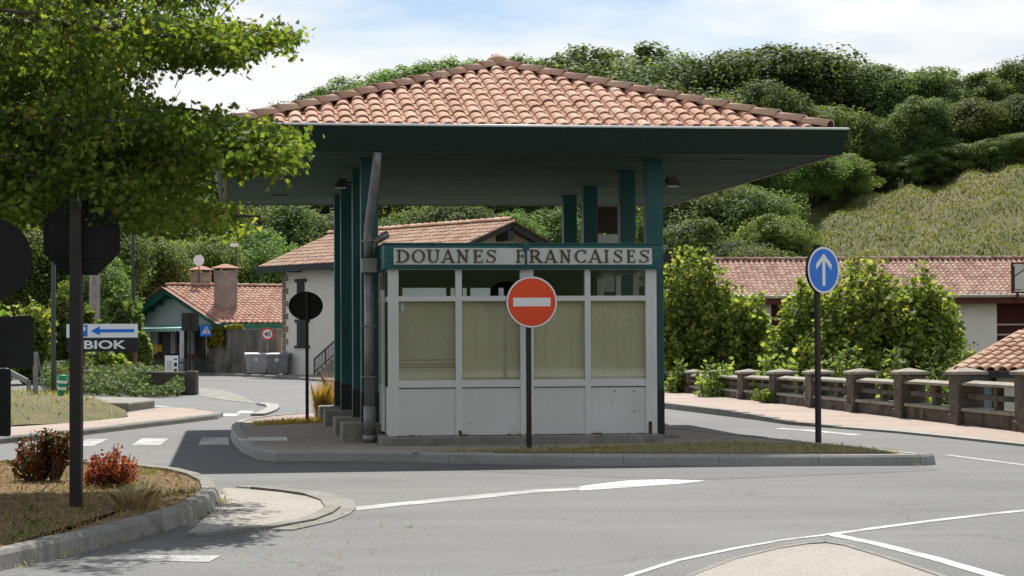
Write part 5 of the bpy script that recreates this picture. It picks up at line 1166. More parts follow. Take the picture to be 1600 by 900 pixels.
# distant pale house glimpsed through the left foliage
dh = thing('pale_house', 'pale house glimpsed through the trees at the far left', 'house', (AT(40, 480, 120).x, 120, 0), rad(10))
m = MB(); m.box(-4, 3, 0, 6, 0, 4.4); m.build('wall', 'render_cool', dh); m = MB(); m.extr([(-4.4, -.4, 4.4), (-4.4, 6.4, 4.4), (-4.4, 3, 6.0)], (7.8, 0, 0)); m.build('roof', 'tile_brown', dh)
m = MB(); m.box(1.2, 2.2, -.03, -.001, 1.2, 2.5); m.box(-2.8, -1.6, -.03, -.001, 2.2, 3.4); m.build('window', 'dark_metal', dh)
# person on the terrace
def person(loc, rz, lab):
    t = thing('person', lab, 'person', loc, rz)
    J = [((0, 0, .92), .145), ((0, 0, 1.12), .13), ((0, .01, 1.32), .15), ((0, .0, 1.42), .10), ((0, -.01, 1.49), .055),
         ((.19, 0, 1.38), .065), ((.24, .02, 1.10), .05), ((.22, -.16, .94), .038), ((.21, -.24, .90), .03),
         ((-.19, 0, 1.38), .065), ((-.24, .02, 1.10), .05), ((-.22, -.16, .94), .038), ((-.21, -.24, .90), .03),
         ((.10, 0, .80), .10), ((.11, -.02, .48), .07), ((.11, .02, .09), .048), ((.11, -.13, .04), .04),
         ((-.10, 0, .80), .10), ((-.11, .04, .48), .07), ((-.11, .06, .09), .048), ((-.11, -.09, .04), .04)]
    E = [(0, 1), (1, 2), (2, 3), (3, 4), (3, 5), (5, 6), (6, 7), (7, 8), (3, 9), (9, 10), (10, 11), (11, 12), (0, 13), (13, 14), (14, 15), (15, 16), (0, 17), (17, 18), (18, 19), (19, 20)]
    me = bpy.data.meshes.new('body'); me.from_pydata([j[0] for j in J], E, []); o = bpy.data.objects.new('body', me); COL.objects.link(o); o.parent = t
    sk = o.modifiers.new('skin', 'SKIN'); ss = o.modifiers.new('sub', 'SUBSURF'); ss.levels = 2; ss.render_levels = 2
    for i, v in enumerate(me.skin_vertices[0].data): v.radius = (J[i][1], J[i][1]*.8)
    me.skin_vertices[0].data[0].use_root = True; me.materials.append(M['cloth_brown'])
    m = MB(); m.tube([(0, -.01, 1.49), (0, -.03, 1.53), (0, -.03, 1.60), (0, -.02, 1.68), (0, -.01, 1.73)], [.05, .075, .095, .085, .03], 14); m.extr([(-.012, -.11, 1.60), (.012, -.11, 1.60), (0, -.145, 1.575)], (0, .03, .02)); m.build('head', 'skin', t, smooth=True)
    m = MB(); m.tube([(0, .015, 1.58), (0, .01, 1.66), (0, 0, 1.73), (0, 0, 1.76)], [.09, .105, .085, .02], 14); m.build('hair', 'sign_black', t, smooth=True)
    m = MB()
    for s_ in (-1, 1): m.tube([(s_*.07, 0, .95), (s_*.10, 0, .80), (s_*.11, .0 if s_ > 0 else .04, .48), (s_*.11, .02 if s_ > 0 else .06, .10)], [.12, .125, .088, .075], 10)
    m.build('trousers', 'cloth_dark', t, smooth=True)
person(cl(283.5, 91.5, 0), rad(70), 'person in a brown top standing on the shaded cottage terrace')
# ------------------------------------------------------------ hill
def sst(t): t = max(0.0, min(1.0, t)); return t*t*(3-2*t)
def hill(x, y):
    g = max(2.0, 10.4+.19*(x-20))*sst((y-90)/64)+max(0, y-154)*.06
    c = (17*(1-.62*sst((-x-12)/28)))*sst((y-103)/107)+max(0, y-210)*.03
    w_ = sst((x-2)/14); return c*(1-w_)+g*w_
def bumps(x, y): return (.35*math.sin(x*.7+y*.31)+.25*math.sin(x*1.7-y*.53)+.18*math.sin(x*.33+y*1.1))*sst((y-95)/20) if y < 400 else 0.0
def hill_mesh(name, x0, x1, mat, nx, ya=0, yb=3000):
    ys = [88+i*1.0 for i in range(90)]+[180+i*12 for i in range(25)]+[520, 700, 1000, 2000]; ys = sorted({y for y in ys if ya <= y <= yb} | ({159} if 159 in (ya, yb) else set())); m = MB(); v = []
    for y in ys:
        for i in range(nx+1):
            x = x0+(x1-x0)*i/nx; v.append((x, y, hill(x, y)+bumps(x, y)-.06))
    N = nx+1; m.add(v, [(j*N+i, j*N+i+1, (j+1)*N+i+1, (j+1)*N+i) for j in range(len(ys)-1) for i in range(nx)])
    return struct(m.build(name, mat, smooth=True))
hill_mesh('wooded_hill', -160, 12, 'forest_floor', 60); hill_mesh('grassy_hill', 12, 220, 'hillgrass', 330, 88, 159); hill_mesh('wooded_hill', 12, 220, 'forest_floor', 330, 159, 3000)
P = np.column_stack([13+RNG.random(130000)**1.15*52, 94+RNG.random(130000)*64]); hz = np.array([hill(x, y)+bumps(x, y)-.07 for x, y in P])
P = np.column_stack([P, hz])
tag(blades('hillside_grass', P, (.10+RNG.random(len(P))**2*.22), .035+RNG.random(len(P))*.06, 'blade_hill', .7), 'tan and green rough grass covering the open hillside', 'grass', kind='stuff')
# ------------------------------------------------------------ tree kinds
def tree_mesh(kind, seed, mat, n, ls, rx=4.4, squash=.42, trunk=.30, nclump=34, rc=1.5, shape=CLUMP):
    global RNG
    RNG = np.random.default_rng(seed); rnd = random.Random(seed)
    cen = []; ph = RNG.random(6)*6.283
    for k in range(nclump):
        d = rdirs(1)[0]
        if rnd.random() < .35: d[2] = abs(d[2])
        az = math.atan2(d[1], d[0]); lump = 1+.20*math.sin(2*az+ph[0]+d[2]*2)+.16*math.sin(3*az+ph[1]-d[2]*3)+.12*math.sin(5*az+ph[2]+4*d[2])
        q = (.45+.55*rnd.random()**.6)*lump; cen.append((d[0]*rx*q*.86, d[1]*rx*q*.86, 10*(1-squash*.5)+d[2]*5*squash*min(q, 1.02)-.2))
    lead = []
    for k in range(16):
        az = rnd.random()*6.283; q = rx*(.15+.75*rnd.random()); hgt = 10*(1-squash*.5)+5*squash*math.sqrt(max(.05, 1-(q/rx/1.05)**2))*rnd.uniform(.86, 1.04)
        lead.append((math.cos(az)*q, math.sin(az)*q, hgt-.3))
    rcl = np.concatenate([rc*(.42+.85*RNG.random(nclump)**1.4), rc*(.26+.28*RNG.random(16))]); cen = np.array(cen)
    cen[:, 2] = np.minimum(cen[:, 2], 9.5-rcl[:nclump]*.8); cen = np.concatenate([cen, np.array(lead)]); nclump += 16
    wgt = rcl**2/np.sum(rcl**2); idx = RNG.choice(nclump, n, p=wgt); dd = rdirs(n); rr = 1.2*RNG.random(n)**.45; rr = np.minimum(rr, 1.25)
    C = cen[idx]+dd*(rcl[idx]*rr)[:, None]*np.array([1.1, 1.1, .85]); gc = C-np.array([0, 0, 10*(1-squash*.5)]); gc /= np.linalg.norm(gc, axis=1, keepdims=True)
    Nn = gc*.45+dd*.40+np.array([0, 0, .30])+RNG.normal(size=(n, 3))*.40
    cr = leaf_obj('crown', C, Nn, ls*(.45+1.0*RNG.random(n)), shape, mat, fold=.12)
    m = MB(); zt = 10*(1-squash)
    m.tube([(0, 0, -.6), (.05, 0, zt*.3), (-.05, .05, zt*.7), (.05, 0, zt+1)], [trunk, trunk*.8, trunk*.62, trunk*.3], 8)
    for k in range(9):
        c = cen[k*3 % nclump]; z0 = zt*(.45+.06*k); m.tube([(0, 0, z0), (c[0]*.5, c[1]*.5, z0+(c[2]-z0)*.4), tuple(c)], [trunk*.42, trunk*.25, trunk*.08], 6)
    tr = m.build('trunk', 'bark', None, smooth=True); return tr, cr
KINDS = {
 'dark': [tree_mesh('dark', s, 'leaf_dark', 40000, .150, rx=3.5, squash=.80, nclump=62, rc=1.35, shape=CLUMP5) for s in (11, 12, 13)],
 'mid': [tree_mesh('mid', s, 'leaf_mid', 38000, .150, rx=3.4, squash=.86, nclump=66, rc=1.3, shape=CLUMP5) for s in (21, 22, 23)],
 'open': [tree_mesh('open', s, 'leaf_dark', 23000, .155, rx=3.9, squash=.66, nclump=38, rc=1.15, shape=CLUMP5) for s in (41, 42)],
 'light': [tree_mesh('light', s, 'leaf_light', 30000, .145, rx=3.5, squash=.84, nclump=80, rc=1.0, shape=CLUMP5) for s in (31, 32)],
}
for ks_ in KINDS.values():
    for tr, cr in ks_:
        COL.objects.unlink(tr); COL.objects.unlink(cr)
RNG = np.random.default_rng(99); random.seed(99)
LOOK = {'open': 'tall open-crowned dark tree', 'dark': 'dark olive round-crowned tree', 'mid': 'mid green bushy tree', 'light': 'light green feathery tree'}
ORD = ['first', 'second', 'third', 'fourth', 'fifth', 'sixth', 'seventh', 'eighth', 'ninth', 'tenth', 'eleventh', 'twelfth', 'thirteenth', 'fourteenth', 'fifteenth', 'sixteenth', 'seventeenth', 'eighteenth', 'nineteenth', 'twentieth']
ROWS = [
 ('on the skyline behind the canopy roof', 'trees on the skyline behind the canopy', [(500, 140, 205, 'light'), (548, 118, 205, 'light'), (596, 108, 208, 'light'), (640, 100, 205, 'light'), (690, 93, 206, 'light'), (738, 89, 205, 'light'), (790, 86, 206, 'light'), (838, 87, 205, 'light'), (885, 86, 207, 'light')]),
 ('on the hill crest right of the canopy', 'trees on the hill crest', [(925, 96, 175, 'mid'), (972, 70, 178, 'open'), (1040, 88, 174, 'dark'), (1108, 102, 172, 'mid'), (1175, 72, 172, 'open'), (1252, 78, 173, 'dark'), (1322, 116, 173, 'mid'), (1392, 102, 170, 'open'), (1462, 106, 172, 'dark'), (1535, 114, 171, 'mid'), (1604, 92, 174, 'open'), (1670, 90, 174, 'dark')]),
 ('halfway up the wood right of the canopy', 'trees in the middle of the wood', [(960, 142, 158, 'mid'), (1040, 130, 158, 'dark'), (1122, 150, 156, 'mid'), (1205, 130, 156, 'dark'), (1290, 160, 156, 'mid'), (1362, 182, 157, 'dark'), (1440, 152, 158, 'open'), (1520, 154, 159, 'mid'), (1602, 146, 160, 'dark')]),
 ('at the edge of the open hillside', 'trees at the edge of the open hillside', [(1085, 215, 140, 'mid'), (1150, 205, 140, 'light'), (1215, 212, 142, 'light'), (1272, 228, 145, 'light'), (1320, 240, 150, 'mid'), (1385, 222, 157, 'dark'), (1450, 208, 158, 'dark'), (1520, 215, 160, 'dark'), (1580, 205, 162, 'dark')]),
 ('along the upper rim of the open hillside', 'bushes along the rim of the open hillside', [(px, 325-.205*(px-1240)-46, 154, 'light' if px % 2 else 'mid') for px in (1262, 1291, 1333, 1372, 1419, 1461, 1508, 1547, 1594, 1640)]),
 ('low on the slope behind the right shrubs', 'trees low on the slope', [(1060, 285, 118, 'dark'), (1115, 272, 120, 'mid'), (1175, 290, 118, 'dark'), (1212, 335, 112, 'mid'), (1085, 345, 106, 'dark'), (1150, 375, 104, 'dark'), (1195, 382, 102, 'mid')]),
 ('in the wood seen under the canopy', 'trees seen under the canopy', [(420, 262, 140, 'dark'), (475, 255, 141, 'mid'), (535, 250, 140, 'dark'), (600, 262, 138, 'dark'), (655, 270, 136, 'mid'), (710, 262, 138, 'dark'), (765, 275, 138, 'mid'), (820, 262, 136, 'light'), (875, 270, 136, 'mid'), (930, 262, 136, 'mid'), (985, 262, 134, 'dark')]),
 ('behind the white house', 'trees behind the white house', [(395, 318, 122, 'dark'), (450, 312, 120, 'light'), (505, 325, 121, 'dark'), (640, 325, 120, 'dark'), (720, 318, 118, 'dark'), (800, 330, 118, 'light'), (860, 325, 120, 'light')]),
 ('behind the red roofed cottage', 'trees behind the cottage', [(20, 215, 138, 'mid'), (85, 205, 140, 'dark'), (150, 215, 139, 'mid'), (215, 210, 140, 'dark'), (285, 225, 138, 'dark'), (350, 240, 137, 'mid'), (50, 300, 118, 'mid'), (125, 285, 119, 'light'), (190, 290, 117, 'mid'), (250, 300, 116, 'mid'), (305, 310, 117, 'mid'), (355, 318, 116, 'dark'), (400, 352, 112, 'light')]),
 ('on the near left behind the shrubs', 'trees on the near left', [(25, 350, 96, 'mid'), (80, 330, 98, 'mid'), (150, 335, 99, 'dark'), (160, 395, 92, 'light'), (235, 370, 103, 'mid'), (275, 372, 106, 'mid'), (322, 362, 108, 'mid')]),
]
for where, grp, items in ROWS:
    items = sorted(items)
    for i, (px, yt, Yd, kd) in enumerate(items):
        x = AT(px, 450, Yd).x; zb = hill(x, Yd) if Yd > 88 else 0; H_ = zat(px, yt, Yd)-zb
        t = thing({'mid': 'bushy_tree', 'open': 'open_tree', 'dark': 'round_tree', 'light': 'feathery_tree'}[kd], f'{LOOK[kd]} {where}, {ORD[i]} from left', 'tree', (x, Yd, zb), random.random()*6.28, grp)
        tr, cr = random.choice(KINDS[kd]); s_ = max(.28, H_/9.9); wv = random.uniform(.92, 1.15); wx = wv*((1.16 if Yd > 150 and s_ > .5 else 1.0) if s_ > .5 else 1.7); t.scale = (s_*wx, s_*wx, s_)
        for src in (tr, cr):
            c = src.copy(); COL.objects.link(c); c.parent = t
# ------------------------------------------------------------ leafy shrubs grown from shoots
def shrub(name, label, cat, loc, R_, H_, nsh, nl, ls, mat, group=None, shape=PALM5, flat=.35, low=.25, stem='bark', upr=.75, spread=.12):
    t = thing(name, label, cat, tuple(loc), 0, group); sm = MB(); C, Nn = [], []
    for i in range(nsh):
        a = random.random()*6.283; r = R_*math.sqrt(random.random()); top = H_*(1-flat*(r/R_)**2)*random.uniform(upr, 1.0)
        p0 = Vector((math.cos(a)*r*.25, math.sin(a)*r*.25, 0)); p2 = Vector((math.cos(a)*r, math.sin(a)*r, top)); p1 = p0.lerp(p2, .5)+Vector((math.cos(a)*r*.18, math.sin(a)*r*.18, 0))
        sm.tube([p0, p1, p2], [.012+H_*.006, .008+H_*.003, .003], 5, False)
        for j in range(nl):
            q = low+(1-low)*random.random()**.75; p = p0.lerp(p1, q*2) if q < .5 else p1.lerp(p2, q*2-1)
            o = Vector((random.gauss(0, 1), random.gauss(0, 1), random.gauss(0, .6)))*spread*R_*(1.15-q*.6); p = p+o
            C.append(p); Nn.append((o.x*.8+random.gauss(0, .55), o.y*.8+random.gauss(0, .55), .40+random.random()*.4))
    n = len(C); leaf_obj('foliage', [tuple(c) for c in C], Nn, ls*(.6+.7*RNG.random(n)), shape, mat, t, .12); sm.build('stems', stem, t, smooth=True); return t
def shrub_px(name, label, px, wpx, yt, Yd, base, nsh, nl, ls, mat, group=None, **k):
    p = AT(px, 450, Yd); return shrub(name, label, 'shrub', (p.x, Yd, base), wpx/2*Yd/FPX, zat(px, yt, Yd)-base, nsh, nl, ls, mat, group, **k)
gR = 'shrubs behind the balustrade'
for px, wd, yt, Yd, ns, lab in ((1085, 170, 366, 61, 150, 'tall bright green shrub tight against the right teal column'), (1165, 120, 440, 60, 90, 'bright green shrub under the left end of the brown tiled roof'),
        (1262, 150, 425, 58, 110, 'bright green shrub just behind the blue arrow sign'), (1345, 210, 380, 57, 190, 'tallest bright green shrub, just right of the blue arrow sign'), (1432, 170, 395, 57.5, 150, 'bright green shrub in front of the white wall of the long building')):
    shrub_px('plane_shrub', lab, px, wd, yt, Yd, -1.4, ns, 120, .140, 'leaf_plane', gR, low=.16, flat=.5, spread=.13)
for px, wd, yt, Yd, lab in ((1130, 120, 545, 53, 'dark low shrub behind the balustrade under the bright shrubs'), (1060, 60, 548, 57, 'small dark shrub behind the far end of the balustrade'), (1220, 110, 535, 50, 'dark low shrub left of the blue sign pole'), (1310, 120, 520, 48, 'dark low shrub right of the blue sign pole'), (1400, 110, 530, 47, 'dark low shrub behind the middle balustrade pillars')):
    shrub_px('low_shrub', lab, px, wd, yt, Yd, -1.4, 46, 36, .17, 'leaf_mid', 'low shrubs behind the balustrade', low=.2, flat=.4, shape=LANCE, spread=.16)
shrub_px('grey_green_shrub', 'grey green spreading shrub left of the shed roof', 1490, 150, 515, 51, -1.4, 60, 40, .13, 'leaf_ivy', None, shape=LANCE, flat=.5)
shrub_px('young_shrub', 'small yellow green shrub inside the balustrade bays, right of the blue pole', 1345, 70, 585, 44.5, -1.4, 26, 26, .14, 'leaf_plane', None)
shrub_px('young_shrub', 'small yellow green shrub by the balustrade pillar left of the shed', 1450, 60, 598, 40.5, -1.4, 24, 24, .14, 'leaf_plane', None)
wp_ = Q0+BD*(4*SP)-BW*.25
shrub('wall_weed', 'bright green weed growing out of the balustrade foot, left of the blue sign', 'weed', (wp_.x, wp_.y, .03), .34, .42, 20, 10, .09, 'leaf_plane', None, upr=.4)
wp_ = Q0+BD*(8*SP-.3)-BW*.15
shrub('wall_weed', 'reddish green plant spilling over the far balustrade near the column', 'weed', (wp_.x, wp_.y, .03), .42, .62, 22, 13, .10, 'leaf_plane', None, upr=.5)
gL = 'shrubs behind the direction sign'
for px, wd, yt, Yd, mt, lab in ((-10, 110, 470, 72, 'leaf_plane', 'yellow green shrub at the far left behind the dark sign panel'), (48, 90, 455, 74, 'leaf_plane', 'bright shrub behind the chain post'), (105, 90, 440, 76, 'leaf_mid', 'green shrub behind the green marker bollard'), (160, 80, 540, 70, 'leaf_plane', 'yellow green shrub below the direction board'), (186, 84, 440, 80, 'leaf_light', 'tall light green shrub above the direction board'), (212, 46, 500, 73, 'leaf_mid', 'narrow green shrub at the right edge of the direction board')):
    shrub_px('leafy_shrub', lab, px, wd, yt, Yd, 0, 56, 42, .21, mt, gL, low=.12, flat=.4)
# ivy bank and vine
ib = [G(70, 614), G(135, 620), G(240, 622), G(287, 620.5), G(287, 616.5), G(250, 610), G(140, 600), G(60, 598)]
Pp = sample_poly(ib, 15000); q_ = np.clip((Pp[:, 1]-54.5)/4.0, 0, 1); Pp[:, 2] = .03+RNG.random(len(Pp))**.7*np.clip((.12+.62*q_)*(.75+.3*np.sin(Pp[:, 0]*2.1)+.2*np.sin(Pp[:, 0]*5.3+1)), .06, .9)
Nn = RNG.normal(size=(len(Pp), 3))*.5+np.array([0, -.4, .8])
tag(leaf_obj('ivy_bank', Pp, Nn, .095*(.6+.8*RNG.random(len(Pp))), PALM5, 'leaf_ivy', None), 'grey green ivy spreading over the bank below the direction sign', 'ivy', kind='stuff')
vn = thing('climbing_vine', 'yellow green vine tumbling over the left end of the grey wall', 'vine', tuple(ga), math.atan2(gdir.y, gdir.x))
n = 900; Cv = np.column_stack([.1+RNG.random(n)**1.3*1.7, -.05-.22*RNG.random(n), 2.15-RNG.random(n)**1.4*.85]); Cv[:, 2] -= np.abs(Cv[:, 0]-.8)*.25*RNG.random(n)
leaf_obj('foliage', Cv, RNG.normal(size=(n, 3))*.5+np.array([0, -.6, .6]), .13*(.6+.7*RNG.random(n)), PALM5, 'leaf_vine', vn)
m = MB()
for k in range(8): m.tube([(.2+k*.18, -.06, 2.0), (.25+k*.17, -.14, 1.9), (.2+k*.2, -.10, 1.2+.08*k)], [.014, .01, .004], 5)
m.build('stems', 'bark', vn)
n = 240; Cv = np.column_stack([1.7+RNG.random(n)*1.6, .05-.2*RNG.random(n), 2.0+RNG.random(n)*.16]); vn2 = thing('climbing_vine', 'thin yellow vine along the top of the grey wall', 'vine', tuple(ga), math.atan2(gdir.y, gdir.x))
leaf_obj('foliage', Cv, RNG.normal(size=(n, 3))*.5+np.array([0, -.6, .6]), .12*(.6+.7*RNG.random(n)), PALM5, 'leaf_vine', vn2)
# red shrubs in the planting bed
b = G(56, 751, .10); shrub('red_shrub', 'dark green and red leaved shrub at the left of the planting bed', 'shrub', (b.x, b.y, .09), .30, .60, 42, 30, .056, 'leaf_redgreen', None, LANCE, .35, .2, upr=.45, spread=.16)
b = G(88, 752, .10); b2 = shrub('red_shrub', 'red tipped leaning branch clump right of the dark shrub', 'shrub', (b.x-.05, b.y+.1, .09), .17, .60, 18, 40, .062, 'leaf_redgreen', None, LANCE, .2, .45, upr=.6, spread=.2)
b = G(176, 760, .10); shrub('red_shrub', 'bright red leaved low shrub right of the dark sign post', 'shrub', (b.x, b.y, .09), .285, .46, 40, 34, .054, 'leaf_red', None, LANCE, .45, .2, upr=.4, spread=.17)
def tuft(name, lab, loc, R_, H_, n, W_, mat, lean):
    t = thing(name, lab, 'grass tuft', tuple(loc), 0); a = RNG.random(n)*6.283; r = R_*np.sqrt(RNG.random(n))*.45
    P = np.column_stack([np.cos(a)*r, np.sin(a)*r, np.zeros(n)]); blades('grass_blades', P, H_*(.45+.6*RNG.random(n)), W_, mat, lean, t); return t
b = G(213, 794, .10); tuft('dry_grass_tuft', 'straw coloured dry grass tuft in front of the bright red shrub', b, .42, .24, 1500, .004, 'straw', .5)
b = G(506, 655, .12); tuft('tall_grass_tuft', 'tall golden grass tuft beside the rear column plinths', b, .34, .72, 900, .011, 'blade_gold', .22)
b = G(515, 652, .12); tuft('tall_grass_tuft', 'thin tan grass stalks rising against the rear teal column', (b.x, b.y+.2, .12), .22, .95, 260, .010, 'blade_dry', .14)
# ground grasses
gs = [G(a, c, .12) for a, c in ((640, 707.5), (720, 704.5), (860, 701), (960, 698), (1040, 693), (1150, 690), (1290, 694.5), (1390, 704), (1425, 707.5), (1200, 708.2), (1000, 708))]
struct(MB().add([(p.x, p.y, .1225) for p in gs], [tuple(range(len(gs)))]).build('grass_soil', 'lawn'))
P = sample_poly(gs, 8000, .118); tag(blades('verge_grass', P, .015+RNG.random(len(P))**2*.05, .005, 'straw', .7), 'short straw coloured grass along the front of the paved island', 'grass', kind='stuff')
P = sample_poly(gs, 6000, .118); P = P[np.sin(P[:, 0]*1.9)+np.sin(P[:, 0]*.7+2)+RNG.normal(size=len(P))*.7 > .2]; tag(blades('green_verge_grass', P, .02+RNG.random(len(P))**2*.065, .005, 'blade_mixed', .55), 'green grass patches along the front of the paved island', 'grass', kind='stuff')
gs2 = [G(a, c, .12) for a, c in ((395, 662.5), (470, 657), (520, 655), (520, 660), (440, 663.5), (400, 665.5))]
P = sample_poly(gs2, 2500, .118); tag(blades('dry_verge', P, .03+RNG.random(len(P))**2*.08, .008, 'blade_gold', .5), 'dry golden grass at the rear left edge of the island', 'grass', kind='stuff')
def onmound(P):
    q = np.array([(p.x, p.y) for p in lw_]); c = np.array([cen.x, cen.y]); out = []
    for p in P:
        d = p[:2]-c; s_ = 0
        lo, hi = 0.0, 8.0
        for _ in range(12):
            mid = (lo+hi)/2
            if inpoly((c+d*mid)[None, :], q)[0]: lo = mid
            else: hi = mid
        s_ = 1/max(lo, 1e-3); out.append(np.interp(s_, [.3, .6, .85, 1], [.37, .31, .21, .10]))
    return np.array(out)
P = sample_poly(lw_, 2600); P[:, 2] = onmound(P)-.02
tag(blades('lawn_grass', P, .04+RNG.random(len(P))**2*.12, .014, 'blade_mixed', .5), 'sparse dry grass on the mound left of the pavement', 'grass', kind='stuff')
P = sample_poly(lis_in, 12000, .095); tag(blades('dry_litter', P, .012+RNG.random(len(P))**3*.07, .006, 'blade_dry', 1.1), 'dry straw and grass littering the planting bed', 'dry grass', kind='stuff')
n = 900; P = sample_poly(lis_in, n, .108); tag(leaf_obj('fallen_leaves', P, RNG.normal(size=(n, 3))*.3+np.array([0, 0, 1]), .05*(.5+.8*RNG.random(n)), LANCE, 'blade_dry', None), 'scattered dry fallen leaves on the planting bed', 'leaves', kind='stuff')
n = 700; q_ = np.array([tuple(lis_in[i % len(lis_in)]) for i in RNG.integers(0, len(lis_in), 26)]); P = sample_poly(lis_in, 26, .1); P = P[RNG.integers(0, 26, n)]+RNG.normal(size=(n, 3))*np.array([.10, .12, 0]); P = P[inpoly(P, [(p.x, p.y) for p in lis_in])]
tag(blades('bed_weeds', P, .02+RNG.random(len(P))*.07, .007, 'blade_green', .7), 'small green weeds sprouting in the planting bed', 'weeds', kind='stuff')
# weeds in kerb joints
def kerb_weeds(pts, n, lab):
    P = []
    for _ in range(n):
        i = random.randrange(len(pts)-1); p = pts[i].lerp(pts[i+1], random.random()); c = random.randint(4, 14)
        for _ in range(c): P.append((p.x+random.gauss(0, .035), p.y+random.gauss(0, .02), .005))
    P = np.array(P); tag(blades('kerb_weeds', P, .015+RNG.random(len(P))*.05, .006, 'blade_mixed', .6), lab, 'weeds', kind='stuff')
kerb_weeds(PG([(20, 889.5), (130, 864.5), (262, 831), (330, 803), (350, 788), (345, 770)]), 22, 'small weeds and straw at the foot of the left kerb')
kerb_weeds(PG([(560, 721.5), (800, 726.5), (1200, 729.5), (1462, 728.5)]), 9, 'tiny weeds at the foot of the long front kerb')
kerb_weeds([Q0+BD*a-BW*.19 for a in (-6, 0, 6, 12, 18, 24)], 40, 'tiny weeds at the foot of the stone balustrade')
n = 160; P = sample_poly(PG([(150, 880), (330, 822), (560, 800), (700, 830), (500, 895)]), n, .012)
tag(leaf_obj('road_leaves', P, RNG.normal(size=(n, 3))*.25+np.array([0, 0, 1]), .035*(.5+.8*RNG.random(n)), LANCE, 'blade_dry', None), 'few dry leaves lying on the road by the left kerb', 'leaves', kind='stuff')
# ------------------------------------------------------------ big tree on the left
RNG = np.random.default_rng(5); random.seed(5)
tb = Vector((-8.2, 20.8, .08)); bt = thing('shade_tree', 'large leafy tree overhanging from the left with lobed green leaves', 'tree', tuple(tb), 0)
lm_ = MB(); limbs = []
trunk = [Vector((0, 0, -.1)), Vector((.05, 0, 1.5)), Vector((-.05, .05, 3.2)), Vector((.05, -.05, 5.5)), Vector((0, 0, 8.5))]
tk = MB(); tk.tube(trunk, [.32, .25, .22, .16, .07], 12); tk.build('trunk', 'bark', bt, smooth=True)
def limb(px, py, Yd, z0):
    e = AT(px, py, Yd)-tb; s_ = Vector((0, 0, z0)); mid = s_.lerp(e, .5)+Vector((0, 0, .35)); pts = []
    for i in range(25):
        q = i/24; pts.append((s_*(1-q)**2+mid*2*q*(1-q)+e*q*q)+Vector((random.gauss(0, .04), random.gauss(0, .05), random.gauss(0, .04)))*(.6 if 0 < i < 24 else 0))
    lm_.tube(pts, [.075*(1-i/24)**.8+.008 for i in range(25)], 7); limbs.extend(pts)
for L in ((375, -10, 19, 4.2), (462, 58, 20, 4.3), (235, 110, 21.5, 3.9), (300, 60, 18.5, 4.6), (335, 176, 20.5, 3.6), (478, 216, 19, 3.0), (400, 245, 21, 3.0), (408, 338, 20, 2.4), (260, 335, 18.5, 2.3), (60, 20, 18, 4.2), (100, 150, 22, 3.6), (150, 250, 19, 2.9), (90, 320, 21, 2.4), (20, 240, 17.8, 3.0), (200, 10, 22, 4.6), (180, 190, 18, 3.3), (290, 280, 22, 2.6), (-40, 330, 18.5, 2.4), (330, -120, 20.5, 5.0), (120, -160, 19, 5.2)): limb(*L)
limb_np = np.array([tuple(p) for p in limbs])
REG = [
 (200, [(-120, -80), (345, -80), (353, 0), (310, 18), (317, 40), (295, 62), (226, 60), (180, 66), (90, 55), (-120, 62)], 18, 23),
 (85, [(265, 45), (360, 48), (363, 70), (353, 84), (295, 92), (242, 80), (219, 62)], 19, 21.5),
 (13, [(357, 60), (397, 60), (435, 44), (439, 62), (415, 72), (385, 72), (359, 76)], 19.7, 20.4),
 (160, [(-120, 45), (180, 60), (212, 92), (217, 124), (199, 118), (169, 112), (150, 128), (60, 140), (-120, 140)], 18, 23),
 (190, [(-120, 130), (70, 150), (150, 136), (199, 150), (242, 160), (313, 178), (317, 192), (265, 205), (-120, 215)], 18, 23),
 (420, [(-120, 205), (257, 196), (327, 186), (405, 206), (453, 204), (437, 238), (420, 252), (365, 250), (337, 252), (295, 262), (283, 292), (226, 305), (-120, 312)], 18, 22.5),
 (60, [(335, 200), (435, 212), (435, 244), (365, 240)], 18.6, 20),
 (125, [(-120, 295), (226, 298), (265, 312), (310, 318), (377, 330), (380, 346), (335, 346), (285, 336), (242, 350), (199, 346), (180, 340), (120, 338), (60, 336), (-120, 340)], 18, 22.5)]
CL = []
for cnt, poly, ya, yb in REG:
    q = np.array([(p[0], p[1]) for p in poly], float); pts = sample_poly([Vector((a, b, 0)) for a, b in q], cnt)
    for p in pts: CL.append(AT(p[0], p[1], random.uniform(ya, yb))-tb)
c0 = Vector((0, 0, 6.2))
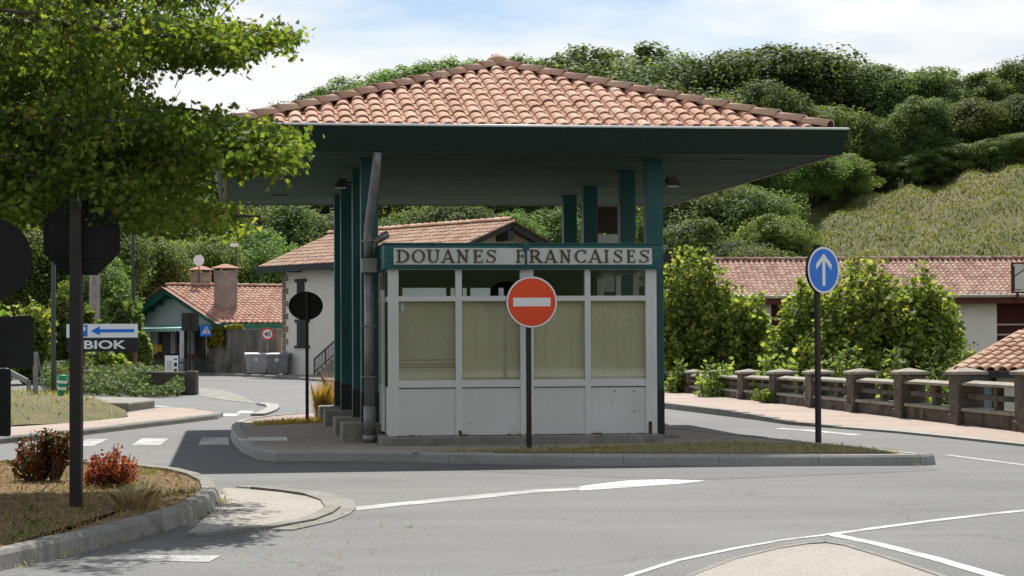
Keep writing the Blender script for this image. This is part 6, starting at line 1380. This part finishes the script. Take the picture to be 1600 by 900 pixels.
while len(CL) < 1800:
    d = Vector(rdirs(1)[0]); p = c0+Vector((d.x*5.6, d.y*5.0, d.z*4.4))*random.uniform(.55, 1.0)
    if p.z < 2.3: continue
    w_ = p+tb; pxx = 800+FPX*w_.x/w_.y; pyy = 528-FPX*(w_.z-CAMH)/w_.y
    if pxx > -60 and pyy > -60: continue
    if w_.x > -1.5: continue
    CL.append(p)
C, Nn, tw = [], [], MB()
for p in CL:
    i = int(np.argmin(((limb_np-np.array(p))**2).sum(1)*(1+.0*limb_np[:, 0]))); a = Vector(limb_np[i]); out = (p-Vector((0, 0, p.z))); out.z = 0
    if out.length > 1e-3: out.normalize()
    out = (out+Vector((random.gauss(0, .45), random.gauss(0, .45), random.gauss(-.12, .18)))).normalized(); tip = p+out*.22; base = p-out*.22
    if (a-base).length < .6: tw.tube([a, a.lerp(base, .55)+Vector((0, 0, .06)), base, tip], [.007, .005, .004, .002], 4, False)
    else: tw.tube([base-out*.5-Vector((0, 0, .1)), base, tip], [.005, .004, .002], 4, False)
    for j in range(random.randint(44, 66)):
        q = random.random(); o = Vector((random.gauss(0, .10), random.gauss(0, .10), random.gauss(-.03, .07))); C.append(tuple(base.lerp(tip, q)+o)); Nn.append((o.x*3+random.gauss(0, .5), o.y*3+random.gauss(0, .5), .5+random.gauss(0, .3)))
n = len(C); leaf_obj('crown', C, Nn, (.072*(.6+.65*RNG.random(n))), LOBED, 'leaf_near', bt, .15)
lm_.build('limbs', 'bark', bt, smooth=True); tw.build('twigs', 'bark', bt)

# ------------------------------------------------------------ unseen rise added behind the viewpoint to darken window reflections and frontal fill
m = MB(); v = []; NX = 60
for j, (dy, hh) in enumerate(((-38, 0), (-44, 4), (-50, 6), (-60, 8), (-85, 11), (-140, 14), (-300, 18))):
    for i in range(NX+1):
        x = -160+320*i/NX; v.append((x, dy+2*math.sin(x*.21)+1.2*math.sin(x*.8+j), hh*(1+.18*math.sin(x*.37+j*.6)+.10*math.sin(x*1.1+j))))
m.add(v, [(j*(NX+1)+i, j*(NX+1)+i+1, (j+1)*(NX+1)+i+1, (j+1)*(NX+1)+i) for j in range(6) for i in range(NX)])
struct(m.build('hill', 'forest_floor', smooth=True))  # added out of view, blocks low sky facing the booth front
